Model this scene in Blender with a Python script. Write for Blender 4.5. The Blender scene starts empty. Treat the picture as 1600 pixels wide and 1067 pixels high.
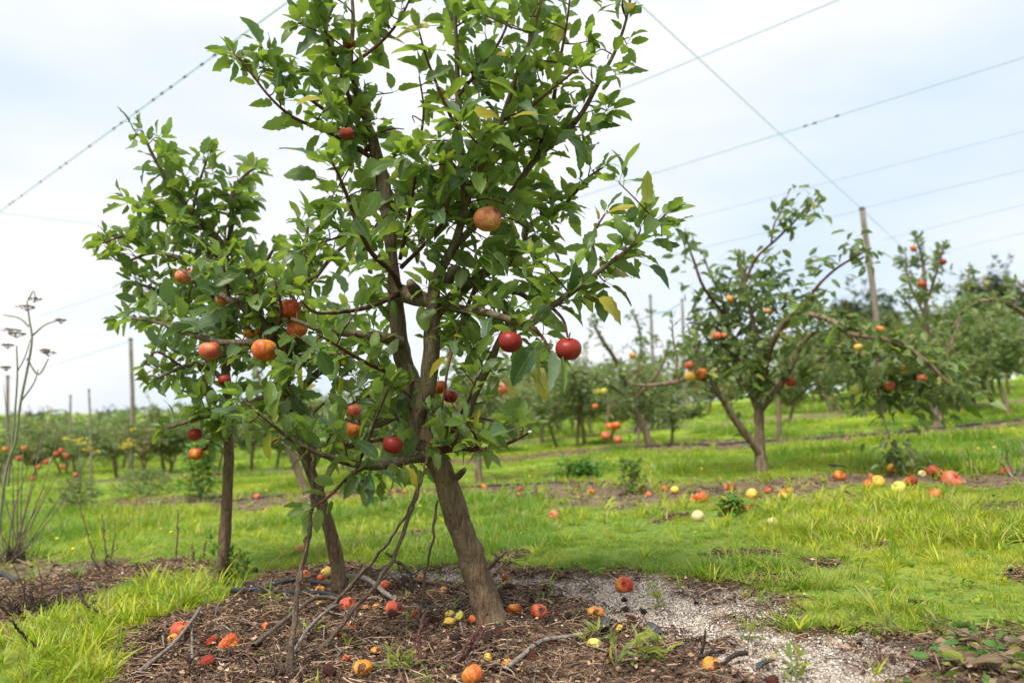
import bpy, math, random
import numpy as np
from mathutils import Vector, Matrix, Euler

random.seed(7)
rng = np.random.default_rng(7)
S = bpy.context.scene
C = S.collection
R = math.radians

# ------------------------------------------------------------------ camera, sky, sun, exposure
FPX, CX, CY, H = 1244.0, 800.0, 533.5, 0.72          # a 28 mm lens held 0.72 m above the litter
PITCH = math.atan((640 - 533.5) / FPX)
cam_d = bpy.data.cameras.new("camera")
cam = bpy.data.objects.new("camera", cam_d); C.objects.link(cam)
cam_d.sensor_width = 36.0; cam_d.lens = 36.0 * FPX / 1600.0
cam_d.clip_start = 0.05; cam_d.clip_end = 3000
cam.location = (0, 0, H); cam.rotation_euler = (math.pi / 2 + PITCH, 0, 0)
cam_d.dof.use_dof = True; cam_d.dof.focus_distance = 2.65; cam_d.dof.aperture_fstop = 2.0
cam_d.dof.aperture_blades = 9
S.camera = cam

SUN_EL, SUN_AZ = R(58), R(-150)        # azimuth from +Y towards +X
w = bpy.data.worlds.new("World"); S.world = w; w.use_nodes = True
nt = w.node_tree; nt.nodes.clear()
def N(t, kind, **kw):
    n = t.nodes.new(kind)
    for k, v in kw.items():
        if hasattr(n, k) and not k[0].isupper(): setattr(n, k, v)
    return n
out = N(nt, "ShaderNodeOutputWorld")
sky = N(nt, "ShaderNodeTexSky"); sky.sky_type = 'NISHITA'; sky.sun_disc = False
sky.sun_elevation = SUN_EL; sky.sun_rotation = SUN_AZ
sky.air_density = 1.0; sky.dust_density = 2.0; sky.altitude = 300
b1 = N(nt, "ShaderNodeBackground"); b1.inputs[1].default_value = 0.11
b2 = N(nt, "ShaderNodeBackground"); b2.inputs[1].default_value = 0.575
tc = N(nt, "ShaderNodeTexCoord"); mp = N(nt, "ShaderNodeMapping")
mp.inputs['Scale'].default_value = (1.0, 1.0, 2.6); mp.inputs['Location'].default_value = (0.35, 0.1, 0.2)
nz = N(nt, "ShaderNodeTexNoise"); nz.inputs['Scale'].default_value = 2.0; nz.inputs['Detail'].default_value = 7; nz.inputs['Roughness'].default_value = .45
rp = N(nt, "ShaderNodeValToRGB")
rp.color_ramp.elements[0].position = .30; rp.color_ramp.elements[0].color = (0, 0, 0, 1)
rp.color_ramp.elements[1].position = .60; rp.color_ramp.elements[1].color = (1, 1, 1, 1)
cr = N(nt, "ShaderNodeMix", data_type='RGBA'); cr.inputs[6].default_value = (.71, .84, 1.0, 1); cr.inputs[7].default_value = (.985, .98, 1.0, 1)
mul = N(nt, "ShaderNodeMapRange"); mul.inputs[3].default_value = .90; mul.inputs[4].default_value = .985
mx = N(nt, "ShaderNodeMixShader")
L = nt.links.new
L(tc.outputs['Generated'], mp.inputs[0]); L(mp.outputs[0], nz.inputs[0]); L(nz.outputs[0], rp.inputs[0])
L(rp.outputs[0], cr.inputs[0]); L(cr.outputs[2], b2.inputs[0]); L(rp.outputs[0], mul.inputs[0])
L(sky.outputs[0], b1.inputs[0]); L(mul.outputs[0], mx.inputs[0]); L(b1.outputs[0], mx.inputs[1]); L(b2.outputs[0], mx.inputs[2])
L(mx.outputs[0], out.inputs[0])

sd = bpy.data.lights.new("sun", 'SUN'); sd.energy = 3.3; sd.angle = R(20); sd.color = (1, .955, .88)
sun = bpy.data.objects.new("sun", sd); C.objects.link(sun)
sdir = Vector((math.sin(SUN_AZ) * math.cos(SUN_EL), math.cos(SUN_AZ) * math.cos(SUN_EL), math.sin(SUN_EL)))
sun.rotation_euler = sdir.to_track_quat('Z', 'Y').to_euler()
S.view_settings.view_transform = 'Standard'; S.view_settings.look = 'None'
S.view_settings.exposure = 0.90; S.view_settings.gamma = 1.0; S.view_settings.use_curve_mapping = False
S.cycles.max_bounces = 8; S.cycles.transparent_max_bounces = 6; S.cycles.diffuse_bounces = 4

# ------------------------------------------------------------------ numeric helpers
def _hash(ix, iy, iz, seed):
    h = (ix * 374761393 + iy * 668265263 + iz * 2147483647 + seed * 1274126177) & 0xffffffff
    h = ((h ^ (h >> 13)) * 1274126177) & 0xffffffff
    return ((h ^ (h >> 16)) & 0xffff) / 65535.0
def vnoise(x, y, seed=0):
    x = np.asarray(x, float); y = np.asarray(y, float)
    ix = np.floor(x).astype(np.int64); iy = np.floor(y).astype(np.int64)
    fx = x - ix; fy = y - iy
    fx = fx * fx * (3 - 2 * fx); fy = fy * fy * (3 - 2 * fy)
    z = 0 * ix
    a = _hash(ix, iy, z, seed); b = _hash(ix + 1, iy, z, seed); c = _hash(ix, iy + 1, z, seed); d = _hash(ix + 1, iy + 1, z, seed)
    return (a * (1 - fx) + b * fx) * (1 - fy) + (c * (1 - fx) + d * fx) * fy
def fbm(x, y, seed=0, o=4):
    s = 0; a = .5; t = 0
    for k in range(o):
        s = s + a * vnoise(np.asarray(x) * 2 ** k, np.asarray(y) * 2 ** k, seed + k * 7); t += a; a *= .5
    return s / t
def sstep(a, b, x):
    t = np.clip((x - a) / (b - a), 0, 1); return t * t * (3 - 2 * t)

SLOPE = .085
def plane(x, y):
    r = np.sqrt(x * x + y * y)
    k = np.where(r > 75, 75 / np.maximum(r, 1e-6), 1.0)
    return SLOPE * x * k
cp, sp = math.cos(PITCH), math.sin(PITCH)
def ray(px, py):
    u = (px - CX) / FPX; v = (CY - py) / FPX
    return u, cp - sp * v, sp + cp * v       # x, y (forward), z
def Pt(px, py, Y):
    u, a, b = ray(px, py); t = Y / a
    return Vector((u * t, Y, H + b * t))
def Gp(px, py):
    """where the line of sight meets the sloping orchard floor (plane without bumps)"""
    u, a, b = ray(px, py)
    t = H / max(SLOPE * u - b, 1e-3)
    return u * t, a * t
def proj(p):
    y = cp * p[1] + sp * (p[2] - H); z = -sp * p[1] + cp * (p[2] - H)
    if y < .05: return -9999, -9999, y
    return CX + FPX * p[0] / y, CY - FPX * z / y, y

def poly_g(pts): return np.array([Gp(*p) for p in pts])
def sdf(poly, x, y):
    """signed distance to polygon, positive inside"""
    x = np.asarray(x, float); y = np.asarray(y, float)
    d = np.full(x.shape, 1e9); inside = np.zeros(x.shape, bool)
    n = len(poly)
    for i in range(n):
        x0, y0 = poly[i]; x1, y1 = poly[(i + 1) % n]
        ex, ey = x1 - x0, y1 - y0
        t = np.clip(((x - x0) * ex + (y - y0) * ey) / (ex * ex + ey * ey + 1e-12), 0, 1)
        d = np.minimum(d, np.hypot(x - x0 - t * ex, y - y0 - t * ey))
        c = ((y0 > y) != (y1 > y)) & (x < (x1 - x0) * (y - y0) / (y1 - y0 + 1e-12) + x0)
        inside ^= c
    return np.where(inside, d, -d)

MULCH1 = poly_g([(120, 1130), (180, 1030), (235, 975), (330, 950), (365, 925), (400, 900), (470, 888), (560, 880), (640, 888), (760, 884), (850, 890),
                 (950, 893), (1050, 903), (1150, 918), (1215, 945), (1225, 985), (1330, 990), (1440, 1000), (1560, 995), (1680, 1010), (1700, 1400), (0, 1400)])
MULCH0 = poly_g([(-200, 980), (-200, 868), (0, 868), (110, 876), (230, 872), (335, 884), (300, 900), (200, 916), (140, 945), (70, 962), (0, 1005)])
ROW2 = poly_g([(120, 790), (200, 776), (380, 772), (700, 760), (900, 746), (1100, 752), (1290, 740), (1700, 728), (1700, 772), (1500, 775), (1380, 768), (1200, 790), (1000, 794), (800, 786), (700, 788), (560, 784), (380, 797), (150, 800)])
ROW3 = poly_g([(120, 752), (380, 739), (700, 722), (960, 698), (1200, 685), (1440, 671), (1700, 652), (1700, 662), (1440, 682), (1200, 698), (960, 708), (700, 729), (380, 746), (120, 758)])
ROW4 = poly_g([(300, 716), (700, 700), (1050, 667), (1300, 645), (1700, 618), (1700, 625), (1300, 652), (1050, 673), (700, 705), (300, 720)])
SAND = poly_g([(860, 905), (960, 900), (1060, 912), (1120, 935), (1190, 985), (1330, 1010), (1500, 1035), (1530, 1130), (1140, 1130), (1150, 1075), (1130, 1010), (1020, 965), (900, 935), (620, 905), (560, 890), (640, 892), (760, 900)])
YEL1 = poly_g([(60, 1067), (0, 1010), (130, 950), (300, 905), (370, 900), (360, 945), (230, 985), (150, 1067)])
YEL2 = poly_g([(1230, 800), (1350, 770), (1520, 775), (1620, 830), (1600, 880), (1300, 870)])
def masks(x, y):
    x = np.asarray(x, float); y = np.asarray(y, float)
    n = fbm(x * 3.1, y * 3.1, 3) - .5; n2 = fbm(x * 14, y * 14, 9, 3) - .5
    r = np.hypot(x, y)
    d = sstep(-.05, .07, sdf(MULCH1, x, y) + n * .32 + n2 * .22)
    d = np.maximum(d, .62 * sstep(.64, .76, fbm(x * 2.0 + 40, y * 2.0, 91)) * sstep(2.6, 3.4, r))
    d = np.maximum(d, .9 * sstep(-.05, .10, sdf(MULCH0, x, y) + n * .5 + n2 * .3))
    d = np.maximum(d, .95 * sstep(-.2, .35, sdf(ROW2, x, y) + n * 1.2 + n2 * .5 - .1 * (np.abs(x - 1.6) < 1.4)))
    d = np.maximum(d, .95 * sstep(-.35, .25, sdf(ROW3, x, y) + n * 1.3))
    d = np.maximum(d, .85 * sstep(-.3, .4, sdf(ROW4, x, y) + n * 1.2))
    c = .53 * x + .85 * y
    ph = np.abs(((c - 20.5) / 4.6 + .5) % 1 - .5) * 4.6
    d = np.maximum(d, np.where(c > 19, .8, 0) * sstep(.75, .25, ph + n * 1.4))
    s = sstep(-.16, .13, sdf(SAND, x, y) + .01 + n * .45 + n2 * .38)
    yl = np.clip(sstep(.42, .68, fbm(x * .7 + 5, y * .7, 21)) * .55 + .9 * sstep(-.25, .15, sdf(YEL1, x, y)) + .75 * sstep(-.4, .2, sdf(YEL2, x, y) + n), 0, 1)
    return d, s * d, yl
def bumps(x, y):
    r = np.hypot(x, y)
    d, s, yl = masks(x, y)
    z = (fbm(x * .55, y * .55, 40) - .5) * .10 * sstep(3.5, 9, r)
    z = z + (fbm(x * 4, y * 4, 50) - .5) * .035 * d * (1 - .8 * s)
    z = z + (fbm(x * 22, y * 22, 60, 3) - .5) * .022 * d * (1 - .65 * s) * sstep(14, 6, r)
    z = z + d * (1 - s) * .012 - s * .008
    return z
def gz(x, y): return float(plane(np.float64(x), np.float64(y)) + bumps(np.array([x]), np.array([y]))[0])
def gza(x, y): return plane(x, y) + bumps(x, y)
def on_ground(px, py, lift=0.0):
    x, y = Gp(px, py); return Vector((x, y, gz(x, y) + lift))

# ------------------------------------------------------------------ mesh / object helpers
def mesh_np(name, V, F, mat=None, smooth=True, attrs=None, mats=None, fm=None):
    """V (n,3); F list of arrays of equal-sized faces"""
    me = bpy.data.meshes.new(name)
    V = np.asarray(V, np.float32)
    me.vertices.add(len(V)); me.vertices.foreach_set('co', V.ravel())
    if len(F):
        tot = np.concatenate([np.full(len(f), f.shape[1], np.int32) for f in F])
        idx = np.concatenate([f.astype(np.int32).ravel() for f in F])
        me.loops.add(len(idx)); me.loops.foreach_set('vertex_index', idx)
        me.polygons.add(len(tot))
        st = np.concatenate([[0], np.cumsum(tot)[:-1]]).astype(np.int32)
        me.polygons.foreach_set('loop_start', st); me.polygons.foreach_set('loop_total', tot)
        if fm is not None: me.polygons.foreach_set('material_index', np.asarray(fm, np.int32))
        me.polygons.foreach_set('use_smooth', np.full(len(tot), smooth))
    for k, (typ, arr) in (attrs or {}).items():
        a = me.attributes.new(k, typ, 'POINT')
        a.data.foreach_set('value' if typ in ('FLOAT', 'INT') else 'vector', np.asarray(arr).ravel())
    for m in (mats or ([mat] if mat else [])): me.materials.append(m)
    me.update(calc_edges=True); me.validate()
    return me
def obj(name, me, parent=None, loc=(0, 0, 0)):
    o = bpy.data.objects.new(name, me); C.objects.link(o); o.location = loc
    if parent: o.parent = parent
    return o
def tag(o, label=None, cat=None, group=None, kind=None):
    if label: o['label'] = label
    if cat: o['category'] = cat
    if group: o['group'] = group
    if kind: o['kind'] = kind
    return o
def thing(name, label, cat, loc, group=None):
    o = bpy.data.objects.new(name, None); C.objects.link(o); o.location = loc; o.empty_display_size = .1
    return tag(o, label, cat, group)

def smooth_path(pts, n=4):
    """Catmull-Rom through 4-vectors (x,y,z,r)"""
    P = [np.array(p, float) for p in pts]
    if len(P) < 3: n = max(n, 4)
    P = [2 * P[0] - P[1]] + P + [2 * P[-1] - P[-2]]
    o = []
    for i in range(1, len(P) - 2):
        for k in range(n):
            t = k / n; a, b, c, d = P[i - 1], P[i], P[i + 1], P[i + 2]
            o.append(.5 * ((2 * b) + (-a + c) * t + (2 * a - 5 * b + 4 * c - d) * t * t + (-a + 3 * b - 3 * c + d) * t ** 3))
    o.append(P[-2]); return np.array(o)
def tube(path, sides=8, rough=.0, seed=0, cap=True, flare=0.0):
    """path (n,4). returns V,F"""
    n = len(path); p = path[:, :3]; r = np.maximum(path[:, 3], .0006)
    T = np.gradient(p, axis=0); T /= np.linalg.norm(T, axis=1)[:, None] + 1e-9
    ref = np.array([0.3, 1.0, 0.1]); V = []
    u = np.cross(T[0], ref); u /= np.linalg.norm(u) + 1e-9
    for i in range(n):
        u = u - T[i] * np.dot(u, T[i]); u /= np.linalg.norm(u) + 1e-9
        v = np.cross(T[i], u)
        a = np.arange(sides) * 2 * np.pi / sides
        rr = np.full(sides, r[i])
        if rough:
            rr = rr * (1 + rough * (vnoise(a * 1.6 + 9, np.full(sides, i * .55 + seed), seed) - .5) * 2 + rough * .5 * (vnoise(np.cos(a) * 3 + 9, np.full(sides, i * 1.7), seed + 3) - .5))
        V.append(p[i] + np.outer(np.cos(a) * rr, u) + np.outer(np.sin(a) * rr, v))
    V = np.concatenate(V)
    i = np.arange(n - 1)[:, None]; j = np.arange(sides)[None]
    a = i * sides + j; b = i * sides + (j + 1) % sides
    F = [np.stack([a, b, b + sides, a + sides], -1).reshape(-1, 4)]
    if cap:
        V = np.vstack([V, p[-1:] + T[-1] * r[-1] * .4])
        k = np.arange(sides); F.append(np.stack([(n - 1) * sides + k, (n - 1) * sides + (k + 1) % sides, np.full(sides, len(V) - 1)], -1))
    return V, F
def join(parts):
    V = []; F4 = []; F3 = []; o = 0
    for v, f in parts:
        V.append(v)
        for q in f: (F4 if q.shape[1] == 4 else F3).append(q + o)
        o += len(v)
    F = []
    if F4: F.append(np.concatenate(F4))
    if F3: F.append(np.concatenate(F3))
    return np.vstack(V), F

_o1 = 'first second third fourth fifth sixth seventh eighth ninth tenth eleventh twelfth thirteenth fourteenth fifteenth sixteenth seventeenth eighteenth nineteenth'.split()
_o10 = {20: ('twenty', 'twentieth'), 30: ('thirty', 'thirtieth'), 40: ('forty', 'fortieth'), 50: ('fifty', 'fiftieth'), 60: ('sixty', 'sixtieth'), 70: ('seventy', 'seventieth')}
def ordinal(n):
    if n < 20: return _o1[n - 1]
    a_ = n // 10 * 10; return _o10[a_][1] if n == a_ else _o10[a_][0] + '-' + _o1[n - a_ - 1]

# ------------------------------------------------------------------ materials
def material(name):
    m = bpy.data.materials.new(name); m.use_nodes = True; t = m.node_tree; t.nodes.clear()
    o = t.nodes.new("ShaderNodeOutputMaterial"); return m, t, o
def ramp(t, src, stops):
    r = t.nodes.new("ShaderNodeValToRGB"); e = r.color_ramp.elements
    while len(e) > 1: e.remove(e[0])
    e[0].position = stops[0][0]; e[0].color = (*stops[0][1], 1)
    for p, c in stops[1:]:
        k = e.new(p); k.color = (*c, 1)
    t.links.new(src, r.inputs[0]); return r.outputs[0]
def noise(t, vec, scale, detail=4, rough=.55, dist=0):
    n = t.nodes.new("ShaderNodeTexNoise"); n.inputs['Scale'].default_value = scale; n.inputs['Detail'].default_value = detail
    n.inputs['Roughness'].default_value = rough; n.inputs['Distortion'].default_value = dist
    if vec is not None: t.links.new(vec, n.inputs['Vector'])
    return n.outputs[0]
def attr(t, name, typ='GEOMETRY'):
    a = t.nodes.new("ShaderNodeAttribute"); a.attribute_name = name; a.attribute_type = typ; return a
def mixc(t, f, a, b, mode='MIX'):
    m = t.nodes.new("ShaderNodeMix"); m.data_type = 'RGBA'; m.blend_type = mode
    for i, s in ((0, f), (6, a), (7, b)):
        if hasattr(s, 'node'): t.links.new(s, m.inputs[i])
        elif i == 0: m.inputs[0].default_value = s
        else: m.inputs[i].default_value = (*s, 1)
    return m.outputs[2]
def math_(t, op, a, b=None):
    m = t.nodes.new("ShaderNodeMath"); m.operation = op
    for i, s in enumerate((a, b)):
        if s is None: continue
        if hasattr(s, 'node'): t.links.new(s, m.inputs[i])
        else: m.inputs[i].default_value = s
    return m.outputs[0]
def mapped(t, scale=(1, 1, 1), coord='Object'):
    c = t.nodes.new("ShaderNodeTexCoord"); m = t.nodes.new("ShaderNodeMapping"); m.inputs['Scale'].default_value = scale
    t.links.new(c.outputs[coord], m.inputs[0]); return m.outputs[0]
def pbsdf(t, o, col, rough=.6, spec=.5, bump=None, bstr=.3, bdist=.002):
    p = t.nodes.new("ShaderNodeBsdfPrincipled")
    if hasattr(col, 'node'): t.links.new(col, p.inputs['Base Color'])
    else: p.inputs['Base Color'].default_value = (*col, 1)
    if hasattr(rough, 'node'): t.links.new(rough, p.inputs['Roughness'])
    else: p.inputs['Roughness'].default_value = rough
    p.inputs['Specular IOR Level'].default_value = spec
    if bump is not None:
        b = t.nodes.new("ShaderNodeBump"); b.inputs['Strength'].default_value = bstr; b.inputs['Distance'].default_value = bdist
        t.links.new(bump, b.inputs['Height']); t.links.new(b.outputs[0], p.inputs['Normal'])
    if o is not None: t.links.new(p.outputs[0], o.inputs[0])
    return p

def leaf_material(name, darks, lights, under, trans, tfac=.32, rough=.42):
    m, t, o = material(name)
    rnd = attr(t, 'rnd').outputs['Fac']; luv = attr(t, 'luv').outputs['Vector']
    sx = t.nodes.new("ShaderNodeSeparateXYZ"); t.links.new(luv, sx.inputs[0])
    ax = math_(t, 'ABSOLUTE', sx.outputs[0])
    base = ramp(t, rnd, [(0, darks), (.5, tuple(.5 * (a + b) for a, b in zip(darks, lights))), (.93, lights), (.965, (.30, .28, .03)), (1, (.48, .38, .03))])
    # side veins run from the midrib towards the tip
    v = math_(t, 'SUBTRACT', math_(t, 'MULTIPLY', sx.outputs[1], 9.0), math_(t, 'MULTIPLY', ax, 3.2))
    fr = math_(t, 'ABSOLUTE', math_(t, 'SUBTRACT', math_(t, 'FRACT', v), .5))
    vein = math_(t, 'LESS_THAN', fr, .07)
    mid = math_(t, 'LESS_THAN', ax, .07)
    vm = math_(t, 'MAXIMUM', math_(t, 'MULTIPLY', vein, .28), math_(t, 'MULTIPLY', mid, .8))
    nn = noise(t, luv, 3.0, 4, .6)
    c = mixc(t, math_(t, 'MULTIPLY', nn, .45), base, tuple(.45 * x for x in darks))
    spots = ramp(t, noise(t, mapped(t, (1, 1, 1)), 75, 2, .5), [(.70, (0, 0, 0)), (.76, (1, 1, 1))])
    c = mixc(t, math_(t, 'MULTIPLY', spots, .55), c, (.17, .10, .035))
    top = mixc(t, vm, c, (.20, .26, .07))
    bot = mixc(t, math_(t, 'MULTIPLY', vm, .7), mixc(t, .55, under, base), (.25, .30, .13))
    g = t.nodes.new("ShaderNodeNewGeometry")
    col = mixc(t, g.outputs['Backfacing'], top, bot)
    rg = t.nodes.new("ShaderNodeMapRange"); t.links.new(nn, rg.inputs[0]); rg.inputs[3].default_value = rough - .10; rg.inputs[4].default_value = rough + .22
    p = pbsdf(t, None, col, rg.outputs[0], .5, bump=math_(t, 'ADD', math_(t, 'MULTIPLY', vm, -.6), nn), bstr=.8, bdist=.003)
    tr = t.nodes.new("ShaderNodeBsdfTranslucent")
    tcx = mixc(t, .6, base, trans); t.links.new(mixc(t, math_(t, 'MULTIPLY', vm, .35), tcx, (.12, .16, .03)), tr.inputs[0])
    ms = t.nodes.new("ShaderNodeMixShader"); ms.inputs[0].default_value = tfac
    t.links.new(p.outputs[0], ms.inputs[1]); t.links.new(tr.outputs[0], ms.inputs[2]); t.links.new(ms.outputs[0], o.inputs[0])
    return m
M = {}
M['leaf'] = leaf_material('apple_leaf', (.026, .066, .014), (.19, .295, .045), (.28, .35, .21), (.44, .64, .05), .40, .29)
M['leaf_blue'] = leaf_material('bluish_leaf', (.035, .08, .035), (.12, .195, .08), (.28, .35, .26), (.26, .46, .06), .3)  # darker bluish green leaf tone, mixed in at random among the near leaves
M['leaf_far'] = leaf_material('far_leaf', (.075, .12, .035), (.22, .29, .085), (.22, .28, .17), (.30, .44, .10), .34)
M['leaf_far2'] = leaf_material('olive_leaf', (.10, .115, .035), (.27, .27, .09), (.24, .26, .15), (.34, .40, .10), .34)
M['leaf_gum'] = leaf_material('gum_leaf', (.05, .075, .05), (.09, .12, .075), (.12, .15, .11), (.12, .18, .08), .2)
M['leaf_narrow'] = leaf_material('narrow_leaf', (.16, .26, .05), (.42, .46, .08), (.34, .38, .14), (.50, .60, .06), .38)
M['leaf_weed'] = leaf_material('weed_leaf', (.05, .16, .02), (.14, .32, .03), (.18, .30, .10), (.30, .55, .04), .32)

def bark(name, c1, c2, c3, scale=1.0):
    m, t, o = material(name)
    v = mapped(t, (1, 1, .34))
    n1 = noise(t, v, 60 * scale, 6, .65, .6); n2 = noise(t, mapped(t), 7 * scale, 3); n3 = noise(t, mapped(t), 160 * scale, 3)
    n4 = noise(t, mapped(t, (1, 1, 3.5)), 26 * scale, 3, .6)
    c = ramp(t, n1, [(.32, tuple(.45 * a for a in c1)), (.5, c1), (.68, c2)])
    c = mixc(t, ramp(t, n2, [(.45, (0, 0, 0)), (.65, (.7, .7, .7))]), c, c3)
    c = mixc(t, math_(t, 'MULTIPLY', n3, .4), c, tuple(.5 * a for a in c1))
    n5 = noise(t, mapped(t, (1, 1, .10)), 34 * scale, 3, .5, .8)
    ck = ramp(t, math_(t, 'ABSOLUTE', math_(t, 'SUBTRACT', n5, .5)), [(0, (1, 1, 1)), (.022, (0, 0, 0))])
    c = mixc(t, math_(t, 'MULTIPLY', ck, .5), c, tuple(.25 * a for a in c1))
    li = ramp(t, noise(t, mapped(t), 42 * scale, 5, .7), [(.62, (0, 0, 0)), (.68, (1, 1, 1))])
    c = mixc(t, math_(t, 'MULTIPLY', li, .45), c, (.34, .34, .25))
    h = math_(t, 'SUBTRACT', math_(t, 'ADD', math_(t, 'ADD', math_(t, 'MULTIPLY', n1, 1.2), math_(t, 'MULTIPLY', n4, .8)), math_(t, 'MULTIPLY', n3, .3)), math_(t, 'MULTIPLY', ck, .7))
    pbsdf(t, o, c, .85, .25, bump=h, bstr=.8, bdist=.004); return m
M['bark'] = bark('bark', (.16, .105, .062), (.265, .185, .115), (.15, .125, .065))
M['bark_dark'] = bark('bark_limb', (.125, .09, .058), (.23, .175, .115), (.13, .11, .06))
M['bark_far'] = bark('bark_far', (.19, .135, .085), (.29, .225, .15), (.12, .11, .065), .5)
M['twig_red'] = bark('twig_red', (.10, .035, .028), (.17, .075, .055), (.08, .05, .03), 1.5)
M['stick'] = bark('dry_stick', (.15, .105, .075), (.25, .19, .145), (.12, .085, .06), 1.5)
M['stick_grey'] = bark('grey_stalk', (.24, .21, .18), (.42, .38, .33), (.19, .16, .13), 1.5)
M['stalk_brown'] = bark('brown_stalk', (.19, .145, .11), (.33, .27, .21), (.15, .115, .085), 1.5)
M['stick_dark'] = bark('dark_stick', (.045, .032, .026), (.09, .065, .05), (.05, .04, .03), 1.5)
M['post'] = bark('post_wood', (.22, .18, .14), (.36, .31, .25), (.25, .21, .17), .6)

def simple(name, c, rough=.6, spec=.5, var=.35, scale=60, c2=None, bstr=.3, bdist=.002):
    m, t, o = material(name)
    n = noise(t, mapped(t), scale, 4)
    c2 = c2 or tuple(a * (1 - var) for a in c)
    pbsdf(t, o, ramp(t, n, [(.35, c2), (.65, c)]), rough, spec, bump=n, bstr=bstr, bdist=bdist); return m
M['hose'] = simple('black_hose', (.010, .012, .016), .5, .35, .3, 80, (.03, .03, .032))
M['plastic'] = simple('black_plastic', (.028, .030, .034), .45, .5, .3, 60, (.06, .062, .066))
M['wire'] = simple('pale_cord', (.80, .88, .95), .6, .3, .15, 20)
_m, _t, _o = material('pale_cord_translucent')  # pale cord that lets some light through, without emission
_p = pbsdf(_t, None, (.58, .68, .76), .6, .3); _tr = _t.nodes.new('ShaderNodeBsdfTranslucent'); _tr.inputs[0].default_value = (.58, .70, .80, 1)
_ms = _t.nodes.new('ShaderNodeMixShader'); _ms.inputs[0].default_value = .6; _t.links.new(_p.outputs[0], _ms.inputs[1]); _t.links.new(_tr.outputs[0], _ms.inputs[2]); _t.links.new(_ms.outputs[0], _o.inputs[0])
_m.name = 'translucent_cord'; M['wire'] = _m
M['clip'] = simple('dark_clip', (.03, .035, .04), .6, .4, .2)
M['fennel'] = simple('green_stem', (.19, .20, .11), .6, .4, .3, 30)
M['seed'] = simple('seed_head', (.22, .18, .11), .9, .2, .5, 40)
M['flower'] = simple('yellow_flower', (.72, .56, .03), .6, .3, .2, 40)
M['white'] = simple('white_paint', (.72, .72, .70), .7, .3, .1, 3)
M['steel'] = simple('grey_steel', (.16, .20, .22), .5, .5, .2, 8)
M['bead'] = simple('snail_shell', (.62, .58, .50), .45, .5, .3, 500)

def apple_mat(name, base, streak, rot=0.0, wrinkle=0.0, top=None, streak_amt=.6, rough=.34, speck=.25):
    m, t, o = material(name)
    oi = t.nodes.new("ShaderNodeObjectInfo")
    tcn = t.nodes.new("ShaderNodeTexCoord")
    ad = t.nodes.new("ShaderNodeVectorMath"); ad.operation = 'ADD'; t.links.new(tcn.outputs['Object'], ad.inputs[0])
    sc = t.nodes.new("ShaderNodeVectorMath"); sc.operation = 'SCALE'; sc.inputs[0].default_value = (17, 31, 9)
    t.links.new(oi.outputs['Random'], sc.inputs['Scale']); t.links.new(sc.outputs[0], ad.inputs[1])
    def mp(s):
        k = t.nodes.new("ShaderNodeMapping"); k.inputs['Scale'].default_value = s; t.links.new(ad.outputs[0], k.inputs[0]); return k.outputs[0]
    ns = noise(t, mp((7, 7, .7)), 1.6, 5, .7); nb = noise(t, mp((1, 1, 1)), 1.1, 3, .5)
    fac = ramp(t, math_(t, 'ADD', math_(t, 'MULTIPLY', ns, .55), math_(t, 'MULTIPLY', nb, .5)), [(.47 - .1 * streak_amt, (0, 0, 0)), (.60 - .1 * streak_amt, (1, 1, 1))])
    c = mixc(t, fac, base, streak)
    sep = t.nodes.new("ShaderNodeSeparateXYZ"); t.links.new(tcn.outputs['Object'], sep.inputs[0])
    if top: c = mixc(t, ramp(t, sep.outputs[2], [(.35, (0, 0, 0)), (.85, (.7, .7, .7))]), c, top)
    sk = ramp(t, noise(t, mp((1, 1, 1)), 26, 1, .4), [(.70, (0, 0, 0)), (.75, (1, 1, 1))])
    c = mixc(t, math_(t, 'MULTIPLY', sk, speck), c, (.62, .45, .25))
    if rot:
        dv = t.nodes.new("ShaderNodeVectorMath"); dv.operation = 'DISTANCE'; t.links.new(tcn.outputs['Object'], dv.inputs[0]); dv.inputs[1].default_value = (.35, -.78, .38)
        q = math_(t, 'ADD', dv.outputs['Value'], math_(t, 'MULTIPLY', noise(t, mp((1, 1, 1)), 2.6, 4, .6), 1.0))
        c = mixc(t, ramp(t, q, [(rot + .15, (1, 1, 1)), (rot + .5, (0, 0, 0))]), c, (.085, .032, .018))
    c = mixc(t, math_(t, 'MULTIPLY', nb, .42), c, (.11, .05, .02))
    wr = noise(t, mp((1, 1, .5)), 9, 3, .6, 1.5)
    p = pbsdf(t, o, c, rough + .1, .3, bump=wr if wrinkle else ns, bstr=wrinkle if wrinkle else .06, bdist=.006)
    return m
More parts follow.
